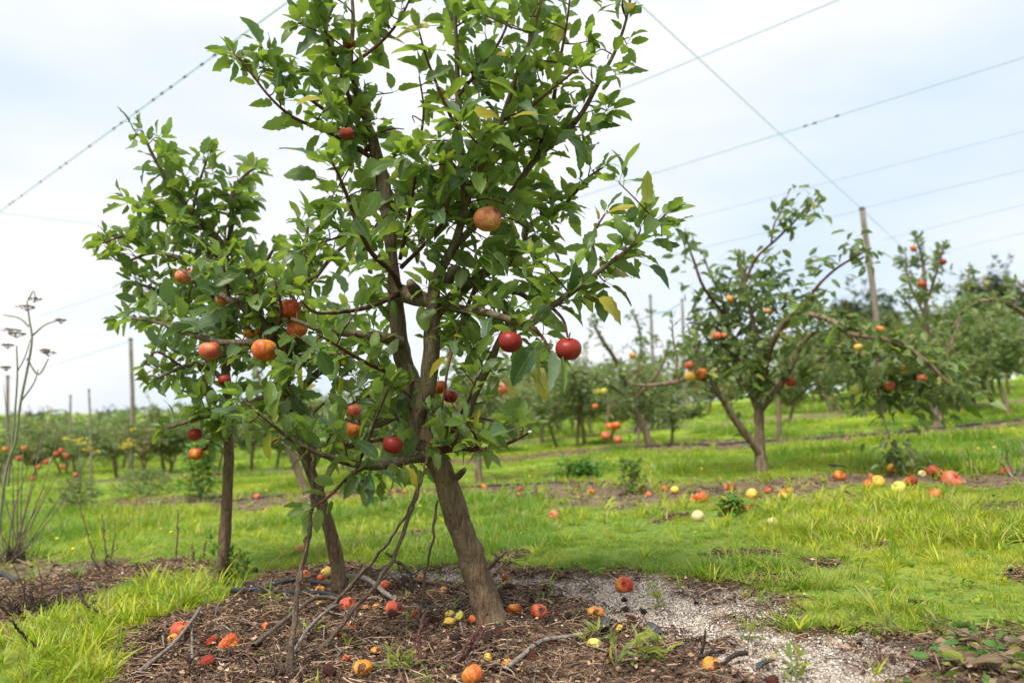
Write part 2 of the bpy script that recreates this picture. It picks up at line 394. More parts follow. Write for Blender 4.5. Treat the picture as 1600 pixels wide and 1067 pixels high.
A = {
 'deep': apple_mat('deep_red_apple', (.34, .05, .025), (.24, .006, .010), streak_amt=1.2, speck=.18),
 'red': apple_mat('red_apple', (.66, .28, .06), (.42, .022, .010), streak_amt=.6),
 'orange': apple_mat('orange_red_apple', (.68, .30, .045), (.50, .065, .014), streak_amt=.4),
 'pink': apple_mat('pink_apple', (.64, .28, .11), (.52, .085, .055), streak_amt=.55),
 'pinkrot': apple_mat('pink_rotting_apple', (.70, .36, .15), (.56, .12, .06), rot=.55, streak_amt=.3),
 'redrot': apple_mat('red_rotting_apple', (.70, .26, .07), (.55, .05, .03), rot=.72, wrinkle=.35, streak_amt=.5),
 'yrot': apple_mat('orange_rotting_apple', (.80, .42, .05), (.70, .20, .03), rot=.75, wrinkle=.4, streak_amt=.0),
 'yellow': apple_mat('yellow_apple', (.76, .55, .08), (.72, .33, .06), wrinkle=.2, streak_amt=-.3),
 'green': apple_mat('yellow_green_apple', (.58, .60, .10), (.66, .50, .12), streak_amt=-.5),
 'pale': apple_mat('pale_apple', (.60, .57, .26), (.62, .46, .20), streak_amt=-.5),
 'wrinkled': apple_mat('wrinkled_red_apple', (.50, .11, .035), (.36, .03, .02), wrinkle=1.0, streak_amt=.5, rough=.45),
 'maroon': apple_mat('dark_shrivelled_apple', (.12, .020, .016), (.055, .012, .012), wrinkle=1.0, streak_amt=.5, rough=.5, speck=.05),
 'black': apple_mat('blackened_apple', (.035, .020, .018), (.018, .012, .014), wrinkle=1.0, streak_amt=.5, rough=.6, speck=.02),
}

# ground
gm, t, o = material('orchard_floor')
pos = mapped(t, (1, 1, 1), 'Object')
dA = attr(t, 'dirt').outputs['Fac']; sA = attr(t, 'sand').outputs['Fac']; yA = attr(t, 'yel').outputs['Fac']
ng = noise(t, pos, 2.2, 6, .6); nf = noise(t, pos, 38, 5, .65); nff = noise(t, pos, 150, 3, .6); nl = noise(t, pos, .22, 3, .5)
grass = ramp(t, nf, [(.3, (.07, .11, .02)), (.55, (.13, .21, .03)), (.75, (.24, .27, .06))])
grass = mixc(t, math_(t, 'MULTIPLY', yA, .6), grass, (.26, .27, .03))
grass = mixc(t, ramp(t, ng, [(.5, (0, 0, 0)), (.72, (.6, .6, .6))]), grass, (.20, .17, .05))
far = ramp(t, noise(t, pos, .9, 7, .7), [(.3, (.12, .22, .025)), (.52, (.22, .34, .035)), (.72, (.36, .40, .05))])
cdn = t.nodes.new("ShaderNodeTexCoord"); ln = t.nodes.new("ShaderNodeVectorMath"); ln.operation = 'LENGTH'; t.links.new(cdn.outputs['Object'], ln.inputs[0])
grass = mixc(t, ramp(t, math_(t, 'MULTIPLY', ln.outputs['Value'], .02), [(.10, (0, 0, 0)), (.30, (1, 1, 1))]), grass, far)
vor = t.nodes.new("ShaderNodeTexVoronoi"); vor.inputs['Scale'].default_value = 210; t.links.new(pos, vor.inputs['Vector'])
dirt = ramp(t, nf, [(.28, (.055, .037, .026)), (.5, (.145, .10, .072)), (.66, (.27, .195, .145)), (.8, (.43, .34, .26))])
dirt = mixc(t, math_(t, 'MULTIPLY', nff, .45), dirt, (.07, .045, .033))
speck = ramp(t, vor.outputs['Color'], [(.0, (.07, .055, .045)), (.24, (.16, .13, .11)), (.44, (.40, .34, .28)), (1, (.72, .65, .56))])
sandm = math_(t, 'MULTIPLY', sA, ramp(t, nf, [(.36, (.25, .25, .25)), (.6, (1, 1, 1))]))
dirt = mixc(t, sandm, dirt, speck)
col = mixc(t, dA, grass, dirt)
pbsdf(t, o, col, .95, .15, bump=math_(t, 'ADD', nf, math_(t, 'MULTIPLY', nff, .5)), bstr=.8, bdist=.012)
M['ground'] = gm

def blade_mat(name, green, yellow, trans):
    m, t, o = material(name)
    ti = attr(t, 'tint', 'INSTANCER').outputs['Fac']; rn = attr(t, 'rnd').outputs['Fac']; hh = attr(t, 'hgt').outputs['Fac']
    c = mixc(t, ti, green, yellow)
    c = mixc(t, math_(t, 'MULTIPLY', rn, .55), c, tuple(.42 * a for a in green))
    dry = ramp(t, rn, [(.82, (0, 0, 0)), (.86, (1, 1, 1))])
    c = mixc(t, math_(t, 'MULTIPLY', dry, .8), c, (.42, .33, .13))
    p = pbsdf(t, None, c, .5, .4)
    tr = t.nodes.new("ShaderNodeBsdfTranslucent"); t.links.new(mixc(t, .5, c, trans), tr.inputs[0])
    ms = t.nodes.new("ShaderNodeMixShader"); ms.inputs[0].default_value = .4
    t.links.new(p.outputs[0], ms.inputs[1]); t.links.new(tr.outputs[0], ms.inputs[2]); t.links.new(ms.outputs[0], o.inputs[0]); return m
M['blade'] = blade_mat('grass_blade', (.115, .265, .022), (.52, .54, .025), (.38, .62, .025))
M['litter'] = None
m, t, o = material('litter_bits')
ti = attr(t, 'tint', 'INSTANCER').outputs['Fac']
c = ramp(t, ti, [(0, (.025, .014, .010)), (.25, (.075, .044, .028)), (.5, (.19, .115, .07)), (.75, (.38, .26, .165)), (1, (.66, .50, .35))])
pbsdf(t, o, c, .85, .2); M['litter'] = m
m, t, o = material('grit')
ti = attr(t, 'tint', 'INSTANCER').outputs['Fac']
c = ramp(t, ti, [(0, (.05, .04, .035)), (.28, (.20, .165, .135)), (.42, (.45, .385, .32)), (1, (.76, .69, .60))])
pbsdf(t, o, c, .8, .3); M['grit'] = m
M['dryleaf'] = leaf_material('dry_leaf', (.16, .095, .055), (.36, .25, .15), (.34, .25, .17), (.35, .22, .10), .15, .7)

# ------------------------------------------------------------------ ground sheet
th = np.concatenate([np.arange(-180, -48, 4), np.arange(-48, 48, .24), np.arange(48, 180, 4)]) * np.pi / 180
rr = [0.6]
while rr[-1] < 13: rr.append(rr[-1] * 1.0095)
while rr[-1] < 900: rr.append(rr[-1] * 1.045)
rr = np.array(rr); nr, na = len(rr), len(th)
RR, TH = np.meshgrid(rr, th, indexing='ij')
X = (RR * np.sin(TH)).ravel(); Y = (RR * np.cos(TH)).ravel()
Z = gza(X, Y); d_, s_, y_ = masks(X, Y)
V = np.stack([X, Y, Z], -1)
i = np.arange(nr - 1)[:, None]; j = np.arange(na)[None]
a = i * na + j; b = i * na + (j + 1) % na
F = [np.stack([a, a + na, b + na, b], -1).reshape(-1, 4)]
V = np.vstack([V, [[0, 0, 0]]]); k = np.arange(na)
F.append(np.stack([np.full(na, len(V) - 1), k, (k + 1) % na], -1))
ap = lambda q: np.append(q, 0).astype(np.float32)
g = obj('ground', mesh_np('ground', V, F, M['ground'], True, {'dirt': ('FLOAT', ap(d_)), 'sand': ('FLOAT', ap(s_)), 'yel': ('FLOAT', ap(y_))}))
tag(g, 'sloping orchard floor with green lawn strips and brown litter strips', 'ground', kind='structure')

# ------------------------------------------------------------------ leaves
def leaf_mesh(name, mat, rnd, seed, segs=8, width=.46, droop=.3, fold=.25, curl=.15, serr=.05, pet=.28, rd=.012):
    r = random.Random(seed)
    V = []; UV = []
    bite = r.random() < .45; bs = r.choice((-1, 1)); bt = r.uniform(.35, .8)
    for i in range(segs + 1):
        t = i / segs
        wd = width * .5 * (math.sin(math.pi * min(1, t ** .88)) ** .62) * (1.0 if 0 < i < segs else 0)
        if i == segs: wd = .004
        if i == 0: wd = .012
        y = pet + t; z = -droop * t * t
        tw = curl * math.sin(t * 2.2 + seed)
        for s in (-1, 0, 1):
            w_ = wd * (1 + (serr if i % 2 else -serr) + r.uniform(-.05, .05))
            if bite and s == bs and abs(t - bt) < .09: w_ *= .6
            V.append((s * w_, y, z + abs(s) * w_ * fold + s * w_ * tw + r.uniform(-.032, .032) * abs(s))); UV.append((s, t, 0))
    F = []
    for i in range(segs):
        a = i * 3; F += [(a, a + 1, a + 4, a + 3), (a + 1, a + 2, a + 5, a + 4)]
    b = len(V)
    for (x, y, z) in ((-rd, 0, 0), (rd, 0, 0), (0, 0, rd * 1.6), (-rd, pet, .004), (rd, pet, .004), (0, pet, rd * 1.6)): V.append((x, y, z)); UV.append((0, 0, 0))
    F += [(b, b + 1, b + 4, b + 3), (b + 1, b + 2, b + 5, b + 4), (b + 2, b, b + 3, b + 5)]
    V = np.array(V); F = [np.array(F)]
    at = {'rnd': ('FLOAT', np.full(len(V), rnd, np.float32)), 'luv': ('FLOAT_VECTOR', np.array(UV, np.float32))}
    me = mesh_np(name, V, F, mat, True, at)
    return me, V, F, np.array(UV, np.float32), rnd
def leaf_set(mat, n=20, segs=8, seed=1, yellow=.05, **kw):
    r = random.Random(seed); L_ = []
    for k in range(n):
        rn = (k + .5) / n * .92
        if k >= n - max(1, int(n * yellow)): rn = r.uniform(.95, 1)
        q = dict(droop=r.uniform(-.05, .65), fold=r.uniform(.05, .75), curl=r.uniform(-.5, .5), serr=r.uniform(.03, .10), width=r.uniform(.40, .56)); q.update(kw)
        L_.append(leaf_mesh('leaf', mat, rn, seed * 100 + k, segs, **q))
    return L_
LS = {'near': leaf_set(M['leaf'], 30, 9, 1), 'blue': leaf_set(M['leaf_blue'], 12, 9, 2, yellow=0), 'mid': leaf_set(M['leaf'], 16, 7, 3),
      'far': leaf_set(M['leaf_far'], 12, 4, 4), 'far2': leaf_set(M['leaf_far2'], 12, 4, 14, yellow=.12), 'gum': leaf_set(M['leaf_gum'], 8, 2, 5, yellow=0), 'weed': leaf_set(M['leaf_weed'], 8, 5, 6),
      'narrow': leaf_set(M['leaf_narrow'], 8, 6, 16, yellow=.1, width=.2, droop=.6, pet=.05), 'dry': leaf_set(M['dryleaf'], 8, 5, 7, droop=.9, curl=.8)}

def leaf_frame(pos, axis, up_jit, size, rn):
    up_jit = up_jit * 1.45
    a = Vector(axis).normalized()
    up = Vector((rn.gauss(0, up_jit), rn.gauss(0, up_jit), 1))
    n = (up - a * up.dot(a))
    if n.length < 1e-3: n = Vector((1, 0, 0)).cross(a)
    n.normalize(); x = a.cross(n)
    m = Matrix(((x[0], a[0], n[0], pos[0]), (x[1], a[1], n[1], pos[1]), (x[2], a[2], n[2], pos[2]), (0, 0, 0, 1)))
    return m @ Matrix.Diagonal((size, size, size, 1))
def along_path(path, rn, spacing, size, start=.2, spread=(.9, 1.5), up=.15, droop=.0, jit=.45, out_list=None):
    """spirally set leaves along a shoot, with a whorl at its tip"""
    p = path[:, :3]; seg = np.linalg.norm(np.diff(p, axis=0), axis=1); Lc = np.concatenate([[0], np.cumsum(seg)]); tot = Lc[-1]
    s = start * tot; ang = rn.uniform(0, 6.28)
    while s < tot:
        i = min(np.searchsorted(Lc, s) - 1, len(p) - 2); i = max(i, 0)
        f = (s - Lc[i]) / max(seg[i], 1e-6); q = Vector(p[i] * (1 - f) + p[i + 1] * f); T = Vector(p[i + 1] - p[i]).normalized()
        u = T.orthogonal().normalized(); v = T.cross(u); ang += 2.4 + rn.uniform(-.4, .4)
        th_ = rn.uniform(*spread) * (1 - .4 * s / tot)
        d = T * math.cos(th_) + (u * math.cos(ang) + v * math.sin(ang)) * math.sin(th_)
        d = d + Vector((0, 0, up - droop)); d.normalize()
        out_list.append(leaf_frame(q, d, jit, size * rn.uniform(.6, 1.25) * (1 - .25 * s / tot), rn))
        s += spacing * rn.uniform(.6, 1.4)
    T = Vector(p[-1] - p[-2]).normalized(); u = T.orthogonal().normalized(); v = T.cross(u)
    for k in range(4):
        ang += 1.7; th_ = rn.uniform(.15, .8)
        d = T * math.cos(th_) + (u * math.cos(ang) + v * math.sin(ang)) * math.sin(th_)
        out_list.append(leaf_frame(Vector(p[-1]), d, jit, size * rn.uniform(.5, .85), rn))
def rosette(q, T, rn, n, size, out_list, jit=.5):
    u = T.orthogonal().normalized(); v = T.cross(u); ang = rn.uniform(0, 6.28)
    for k in range(n):
        ang += 6.28 / n + rn.uniform(-.4, .4); th_ = rn.uniform(.55, 1.5)
        d = T * math.cos(th_) + (u * math.cos(ang) + v * math.sin(ang)) * math.sin(th_) + Vector((0, 0, rn.uniform(-.1, .35)))
        out_list.append(leaf_frame(q, d.normalized(), jit, size * rn.choice((.5, .7, .85, 1.0, 1.15)) * rn.uniform(.9, 1.1), rn))
def in_poly(px, py, poly):
    c = False; n = len(poly)
    for i in range(n):
        x0, y0 = poly[i]; x1, y1 = poly[(i + 1) % n]
        if (y0 > py) != (y1 > py) and px < (x1 - x0) * (py - y0) / (y1 - y0) + x0: c = not c
    return c

def join_leaves(name, mats, lset, rn, mat=None):
    """many leaves -> one mesh"""
    by = {}
    for m_ in mats:
        by.setdefault(rn.randrange(len(lset)), []).append(m_)
    Vs = []; Fs = []; U = []; Rn = []; o_ = 0
    for k, lst in by.items():
        me, V0, F0, uv, rv = lset[k]
        MM = np.array([np.array(x) for x in lst])
        V1 = np.einsum('nij,vj->nvi', MM[:, :3, :3], V0) + MM[:, None, :3, 3]
        n = len(lst); nv = len(V0)
        Vs.append(V1.reshape(-1, 3)); offs = o_ + np.arange(n) * nv
        Fs.append((F0[0][None] + offs[:, None, None]).reshape(-1, 4))
        U.append(np.tile(uv, (n, 1))); Rn.append(np.repeat(np.clip(rv + np.array([rn.uniform(-.04, .04) if rv < .9 else 0 for _ in range(n)]), 0, 1), nv)); o_ += n * nv
    return mesh_np(name, np.vstack(Vs), [np.concatenate(Fs)], lset[0][0].materials[0], True,
                   {'rnd': ('FLOAT', np.concatenate(Rn).astype(np.float32)), 'luv': ('FLOAT_VECTOR', np.vstack(U))})

# stretches of bare wood that the photograph shows between the leaves (px, py, radius px, depth, share left off)
OPEN = [(622, 100, 26, 3.2, .85), (632, 190, 26, 3.2, .85), (600, 150, 16, 3.2, .8), (895, 250, 20, 3.2, .8), (772, 55, 18, 3.2, .75), (822, 60, 14, 3.2, .75), (905, 60, 16, 3.2, .7), (500, 170, 14, 3.2, .6), (450, 70, 14, 3.2, .5), (560, 60, 12, 3.2, .5), (680, 250, 14, 3.2, .5), (540, 400, 14, 3.2, .4), (930, 300, 18, 3.2, .7), (668, 690, 24, 2.7, .9), (655, 655, 22, 2.7, .8), (668, 610, 22, 2.7, .8), (673, 550, 24, 2.7, .8), (632, 560, 26, 2.8, .8), (622, 505, 24, 2.8, .8), (650, 466, 26, 2.7, .85), (616, 430, 16, 2.7, .6),
        (686, 430, 16, 2.64, .7), (703, 395, 14, 2.6, .7), (600, 290, 18, 2.75, .7), (585, 230, 14, 2.75, .6), (573, 190, 12, 2.7, .6), (717, 200, 12, 2.5, .6), (716, 150, 12, 2.5, .6), (785, 185, 10, 2.45, .6), (765, 230, 10, 2.45, .6),
        (735, 442, 18, 2.66, .7), (760, 425, 14, 2.68, .7), (800, 408, 14, 2.68, .6), (740, 620, 16, 2.66, .6), (757, 585, 16, 2.66, .7), (900, 452, 16, 2.34, .7), (860, 478, 14, 2.36, .6), (585, 525, 18, 2.72, .8), (550, 521, 14, 2.7, .6),
        (360, 468, 16, 2.98, .8), (385, 485, 16, 2.98, .8), (410, 510, 18, 3, .8), (395, 537, 16, 2.95, .8), (350, 536, 16, 2.93, .8), (318, 528, 12, 2.95, .7), (345, 380, 14, 3.75, .6), (318, 350, 14, 3.74, .6), (527, 100, 10, 2.64, .6), (445, 640, 14, 3.2, .6), (730, 706, 12, 2.6, .7),
        (640, 140, 34, 3.2, .85), (520, 300, 14, 3.2, .3), (640, 190, 25, 3.2, .8), (930, 80, 14, 3, .5), (520, 215, 12, 3, .5), (750, 640, 14, 3, .4), (960, 300, 25, 3.2, .7), (860, 430, 16, 3, .4), (395, 350, 12, 4, .4), (210, 300, 12, 4, .5)]
HANG = []      # (px,py,r,depth) of hanging apples: leaves that would bury them are left off
def keep_leaf(m_, rn):
    c = m_ @ Vector((0, .75, -.1)); x, y, dep = proj(c)
    for (ax, ay, ar, ad) in HANG:
        if dep < ad + .05 and math.hypot(x - ax, y - ay) < ar + 9: return False
    for (ax, ay, ar, ad, pr) in OPEN:
        if dep < ad + .05 and math.hypot(x - ax, y - ay) < ar and rn.random() < pr: return False
    return True

def finish_leaves(root, mats, lset, rn, limit=300, W=None, alt=None):
    """the largest in view as parts, the rest joined"""
    inv = Matrix.Translation(-Vector(root.location))
    sc = []
    for m_ in mats:
        if HANG and not keep_leaf(m_, rn): continue
        x, y, dep = proj(m_ @ Vector((0, .7, 0)))
        vis = -20 < x < 1620 and -20 < y < 1087
        sc.append(((m_.to_scale()[0] / max(dep, .2) if vis else 0), m_))
    sc.sort(key=lambda q: -q[0])
    # leaves nearest the camera carry the individual meshes
    for s_, m_ in sc[:limit]:
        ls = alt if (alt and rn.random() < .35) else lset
        me = rn.choice(ls)[0]
        o_ = bpy.data.objects.new('leaf', me); C.objects.link(o_); o_.parent = root; o_.matrix_local = inv @ m_
    rest = [inv @ q[1] for q in sc[limit:]]
    if rest:
        f = obj('foliage', join_leaves('foliage', rest, lset, rn), root); f['kind'] = 'stuff'
    return len(sc)

def px_path(pts, depth0=None):
    """pts: (px, py, depth, radius_px) -> (x,y,z,r) ; missing depth/radius are interpolated"""
    n = len(pts); D = [p[2] if len(p) > 2 else None for p in pts]; Rr = [p[3] if len(p) > 3 else None for p in pts]
    def fill(A_):
        ks = [i for i, a_ in enumerate(A_) if a_ is not None]
        return np.interp(range(n), ks, [A_[k] for k in ks])
    D = fill(D); Rr = fill(Rr)
    o_ = []
    for i, p in enumerate(pts):
        q = Pt(p[0], p[1], D[i]); o_.append((q[0], q[1], q[2], Rr[i] * D[i] / FPX))
    return o_
def add_tube(root, name, pts, mat, sides=8, rough=.12, n=4, seed=0):
    path = smooth_path(pts, n); V_, F_ = tube(path, sides, rough, seed)
    V_ = V_ - np.array(root.location); o_ = obj(name, mesh_np(name, V_, F_, mat), root)
    return path

def spurs(path, rn, poly, leaves, root, size, step=.05, rmax=.02, long_p=.3, long_len=(.10, .26), spur_len=(.02, .07), n_leaf=(4, 7), start=.05, twigs=None, spacing=.022):
    p = path[:, :3]; r = path[:, 3]; seg = np.linalg.norm(np.diff(p, axis=0), axis=1); Lc = np.concatenate([[0], np.cumsum(seg)]); tot = Lc[-1]
    s = max(start * tot, .01)
    while s < tot:
        i = max(0, min(np.searchsorted(Lc, s) - 1, len(p) - 2)); f = (s - Lc[i]) / max(seg[i], 1e-6)
        s += step * rn.uniform(.5, 1.5)
        if r[i] > rmax and rn.random() < .55: continue
        q = Vector(p[i] * (1 - f) + p[i + 1] * f); T = Vector(p[i + 1] - p[i]).normalized()
        for _try in range(4):
            d = Vector((rn.gauss(0, 1), rn.gauss(0, 1), rn.gauss(.35, .8))); d = (d - T * d.dot(T) * .7).normalized()
            lg = rn.random() < long_p; ln_ = rn.uniform(*(long_len if lg else spur_len))
            tip = q + d * ln_
            x, y, _ = proj(tip + d * size * .4)
            if poly is None or in_poly(x, y, poly): break
        else: continue
        mid = q + d * ln_ * .5 + Vector((rn.gauss(0, .01), rn.gauss(0, .01), rn.uniform(-.01, .02)))
        r0 = min(r[i] * .6, .0032 if lg else .0026)
        pth = smooth_path([(*q, r0), (*mid, r0 * .85), (*tip, r0 * .6)], 3)
        twigs.append(tube(pth, 5, 0, 0))
        if lg: along_path(pth, rn, spacing, size, .15, out_list=leaves)
        rosette(tip, (d + Vector((0, 0, .3))).normalized(), rn, rn.randint(*n_leaf), size, leaves)

def build_tree(name, label, base, parts, poly, rn_seed, size, lset, alt=None, limit=300, group=None, step=.05, long_p=.3, spacing=.03, mat_trunk='bark', mat_limb='bark_dark', long_len=(.10, .26), n_leaf=(4, 7), extra=None):
    """parts: list of (part name, pts, mode) mode: 'bare','spur','shoot','both'"""
    rn = random.Random(rn_seed)
    root = thing(name, label, 'tree', base, group)
    leaves = []; twigs = []
    for k, (pn, pts, mode) in enumerate(parts):
        sd_ = 16 if pn == 'trunk' else (10 if pn == 'branch' else 6)
        P4 = px_path(pts) if len(pts[0]) < 5 else [q[:4] for q in pts]
        mt = M[mat_trunk] if pn == 'trunk' else (M[mat_limb] if pn == 'branch' else M['twig_red'])
        path = add_tube(root, pn, P4, mt, sd_, .16 if pn == 'trunk' else .12, 5 if pn == 'trunk' else 4, k)
        if mode in ('spur', 'both'): spurs(path, rn, poly, leaves, root, size, step, twigs=twigs, long_p=long_p, long_len=long_len, n_leaf=n_leaf, spacing=spacing * .8)
        if mode in ('shoot', 'both'): along_path(path, rn, spacing, size, .12, out_list=leaves)
    if extra: extra(leaves, rn)
    if twigs:
        V_, F_ = join(twigs); V_ = V_ - np.array(root.location)
        tw = obj('twigs', mesh_np('twigs', V_, F_, M['twig_red']), root); tw['kind'] = 'stuff'
    n = finish_leaves(root, leaves, lset, rn, limit, alt=alt)
    return root, n

# ------------------------------------------------------------------ hanging apples (px, py, radius px, depth, material, mesh, label)
AP = [
 (888, 546, 21, 2.22, 'deep', 0, 'large dark red apple hanging lowest on the right side of the front tree'),
 (797, 534, 19, 2.36, 'deep', 1, 'dark red apple under the right limb, partly behind a leaf'),
 (762, 343, 22, 2.45, 'pinkrot', 1, 'pinkish yellow apple with a brown rotten crack, high beside the centre stem'),
 (613, 695, 16, 2.46, 'deep', 0, 'crimson apple sitting on the low left limb of the front tree'),
 (546, 70, 10, 2.62, 'wrinkled', 2, 'small dried red apple near the top left of the front tree'),
 (541, 210, 13, 2.55, 'wrinkled', 2, 'shrivelled red apple beside the yellow leaf on the upper left stem'),
 (687, 605, 13, 2.85, 'orange', 0, 'orange red apple behind the forked stem of the front tree'),
 (704, 619, 12, 2.80, 'deep', 1, 'deep red apple just right of the forked stem, half hidden by leaves'),
 (453, 483, 17, 2.95, 'red', 0, 'bright red streaked apple above the orange one near the middle left'),
 (464, 515, 16, 2.98, 'orange', 1, 'orange red apple directly below the bright red streaked apple'),
 (412, 547, 20, 2.80, 'orange', 0, 'large round orange red apple hanging at the fork of the dark limb'),
 (328, 548, 17, 2.86, 'pink', 1, 'pinkish orange ribbed apple hanging under the curved left limb'),
 (286, 432, 13, 3.30, 'pink', 0, 'pink apple at the tip of the upper left limb'),
 (302, 428, 9, 3.36, 'red', 0, 'small red apple tucked behind the pink one on the upper left limb'),
 (348, 468, 11, 3.40, 'red', 0, 'red apple mostly covered by leaves above the curved left limb'),
 (390, 521, 10, 3.05, 'yrot', 2, 'dried orange apple remnant just above the large round apple'),
 (404, 519, 8, 3.05, 'yrot', 2, 'small split orange remnant beside the dried apple remnant'),
 (306, 709, 11, 3.75, 'orange', 0, 'orange red apple hanging lowest from the left tree'),
 (304, 679, 11, 3.80, 'wrinkled', 0, 'dark red apple just above the lowest apple of the left tree'),
 (351, 594, 10, 3.75, 'deep', 0, 'dark red apple against the trunk top of the left tree'),
 (269, 333, 9, 3.8, 'orange', 0, 'small orange apple high in the left tree'),
 (372, 457, 6, 3.5, 'red', 0, 'tiny red apple peeping through the leaves of the left tree'),
 (553, 641, 12, 3.1, 'pink', 1, 'pink apple hanging behind the lower left leaves of the front tree'),
 (553, 670, 13, 3.12, 'orange', 0, 'orange red apple hanging just under the pink apple'),
 (426, 683, 9, 3.4, 'red', 0, 'red apple showing below the long bare shoot on the left'),
]
HANG = [(a_[0], a_[1], a_[2], a_[3]) for a_ in AP if a_[2] > 9]

def apple_mesh(name, kind, seed):
    r = np.random.default_rng(seed); nu, nv = 22, 14
    prof = []
    for i in range(nv + 1):
        ph = math.pi * i / nv; z = math.cos(ph) * .88; rad = math.sin(ph) ** .86
        z -= .34 * math.exp(-(rad / .30) ** 2) * (1 if z > 0 else -.55)     # stalk and calyx hollows
        rad *= 1 + .05 * math.cos(ph)
        prof.append((rad, z))
    V = []
    k1, k2, k3 = r.uniform(0, 6.28, 3)
    for i, (rad, z) in enumerate(prof):
        for j in range(nu):
            a_ = 2 * math.pi * j / nu; f = 1 + .025 * math.cos(5 * a_ + k1) * (1 - z) * .5 + .035 * math.cos(a_ + k2) + .02 * math.cos(2 * a_ + k3)
            V.append((rad * f * math.cos(a_), rad * f * math.sin(a_), z * (1 + .05 * math.cos(a_ + k3))))
    V = np.array(V)
    if kind == 2:   # shrivelled
        d = fbm(V[:, 0] * 2.2 + V[:, 2] * 1.3 + 20, V[:, 1] * 2.2 - V[:, 2] * 1.9 + 20, seed, 3) - .5
        V = V * (1 + d[:, None] * .75) * np.array([1, 1, .82])
    if kind == 3:   # sunken rotten side
        c = np.array([.35, -.78, .38]); dd = np.linalg.norm(V - c, axis=1)
        V = V - c * (np.exp(-(dd / .42) ** 2) * .42)[:, None]
        d = fbm(V[:, 0] * 2 + 20, V[:, 1] * 2 + V[:, 2] * 2 + 20, seed, 3) - .5
        V = V * (1 + d[:, None] * .22)
    i = np.arange(nv)[:, None]; j = np.arange(nu)[None]
    a_ = i * nu + j; b_ = i * nu + (j + 1) % nu
    return V, [np.stack([a_, a_ + nu, b_ + nu, b_], -1).reshape(-1, 4)]
_apm = {}
def get_apple(mk, kind, var=0):
    k = (mk, kind, var)
    if k not in _apm:
        V_, F_ = apple_mesh('apple', kind, 11 + kind * 5 + var * 17); _apm[k] = mesh_np('apple_' + mk, V_, F_, A[mk])
    return _apm[k]
sv, sf = tube(smooth_path([(0, 0, .5, .05), (.03, 0, .85, .045), (.12, .03, 1.25, .06)], 3), 6)
STEM = mesh_np('stem', sv, sf, M['twig_red'])
def apple(center, rad, mk, kind, label, group=None, rot=None, stem=True, name='apple'):
    o_ = obj(name, get_apple(mk, kind, random.randrange(3)), None, center)
    o_.scale = (rad,) * 3; o_.rotation_euler = rot or (random.uniform(-.25, .25), random.uniform(-.25, .25), random.uniform(0, 6.28))
    tag(o_, label, 'apple', group)
    if stem:
        s_ = bpy.data.objects.new('stem', STEM); C.objects.link(s_); s_.parent = o_
    return o_

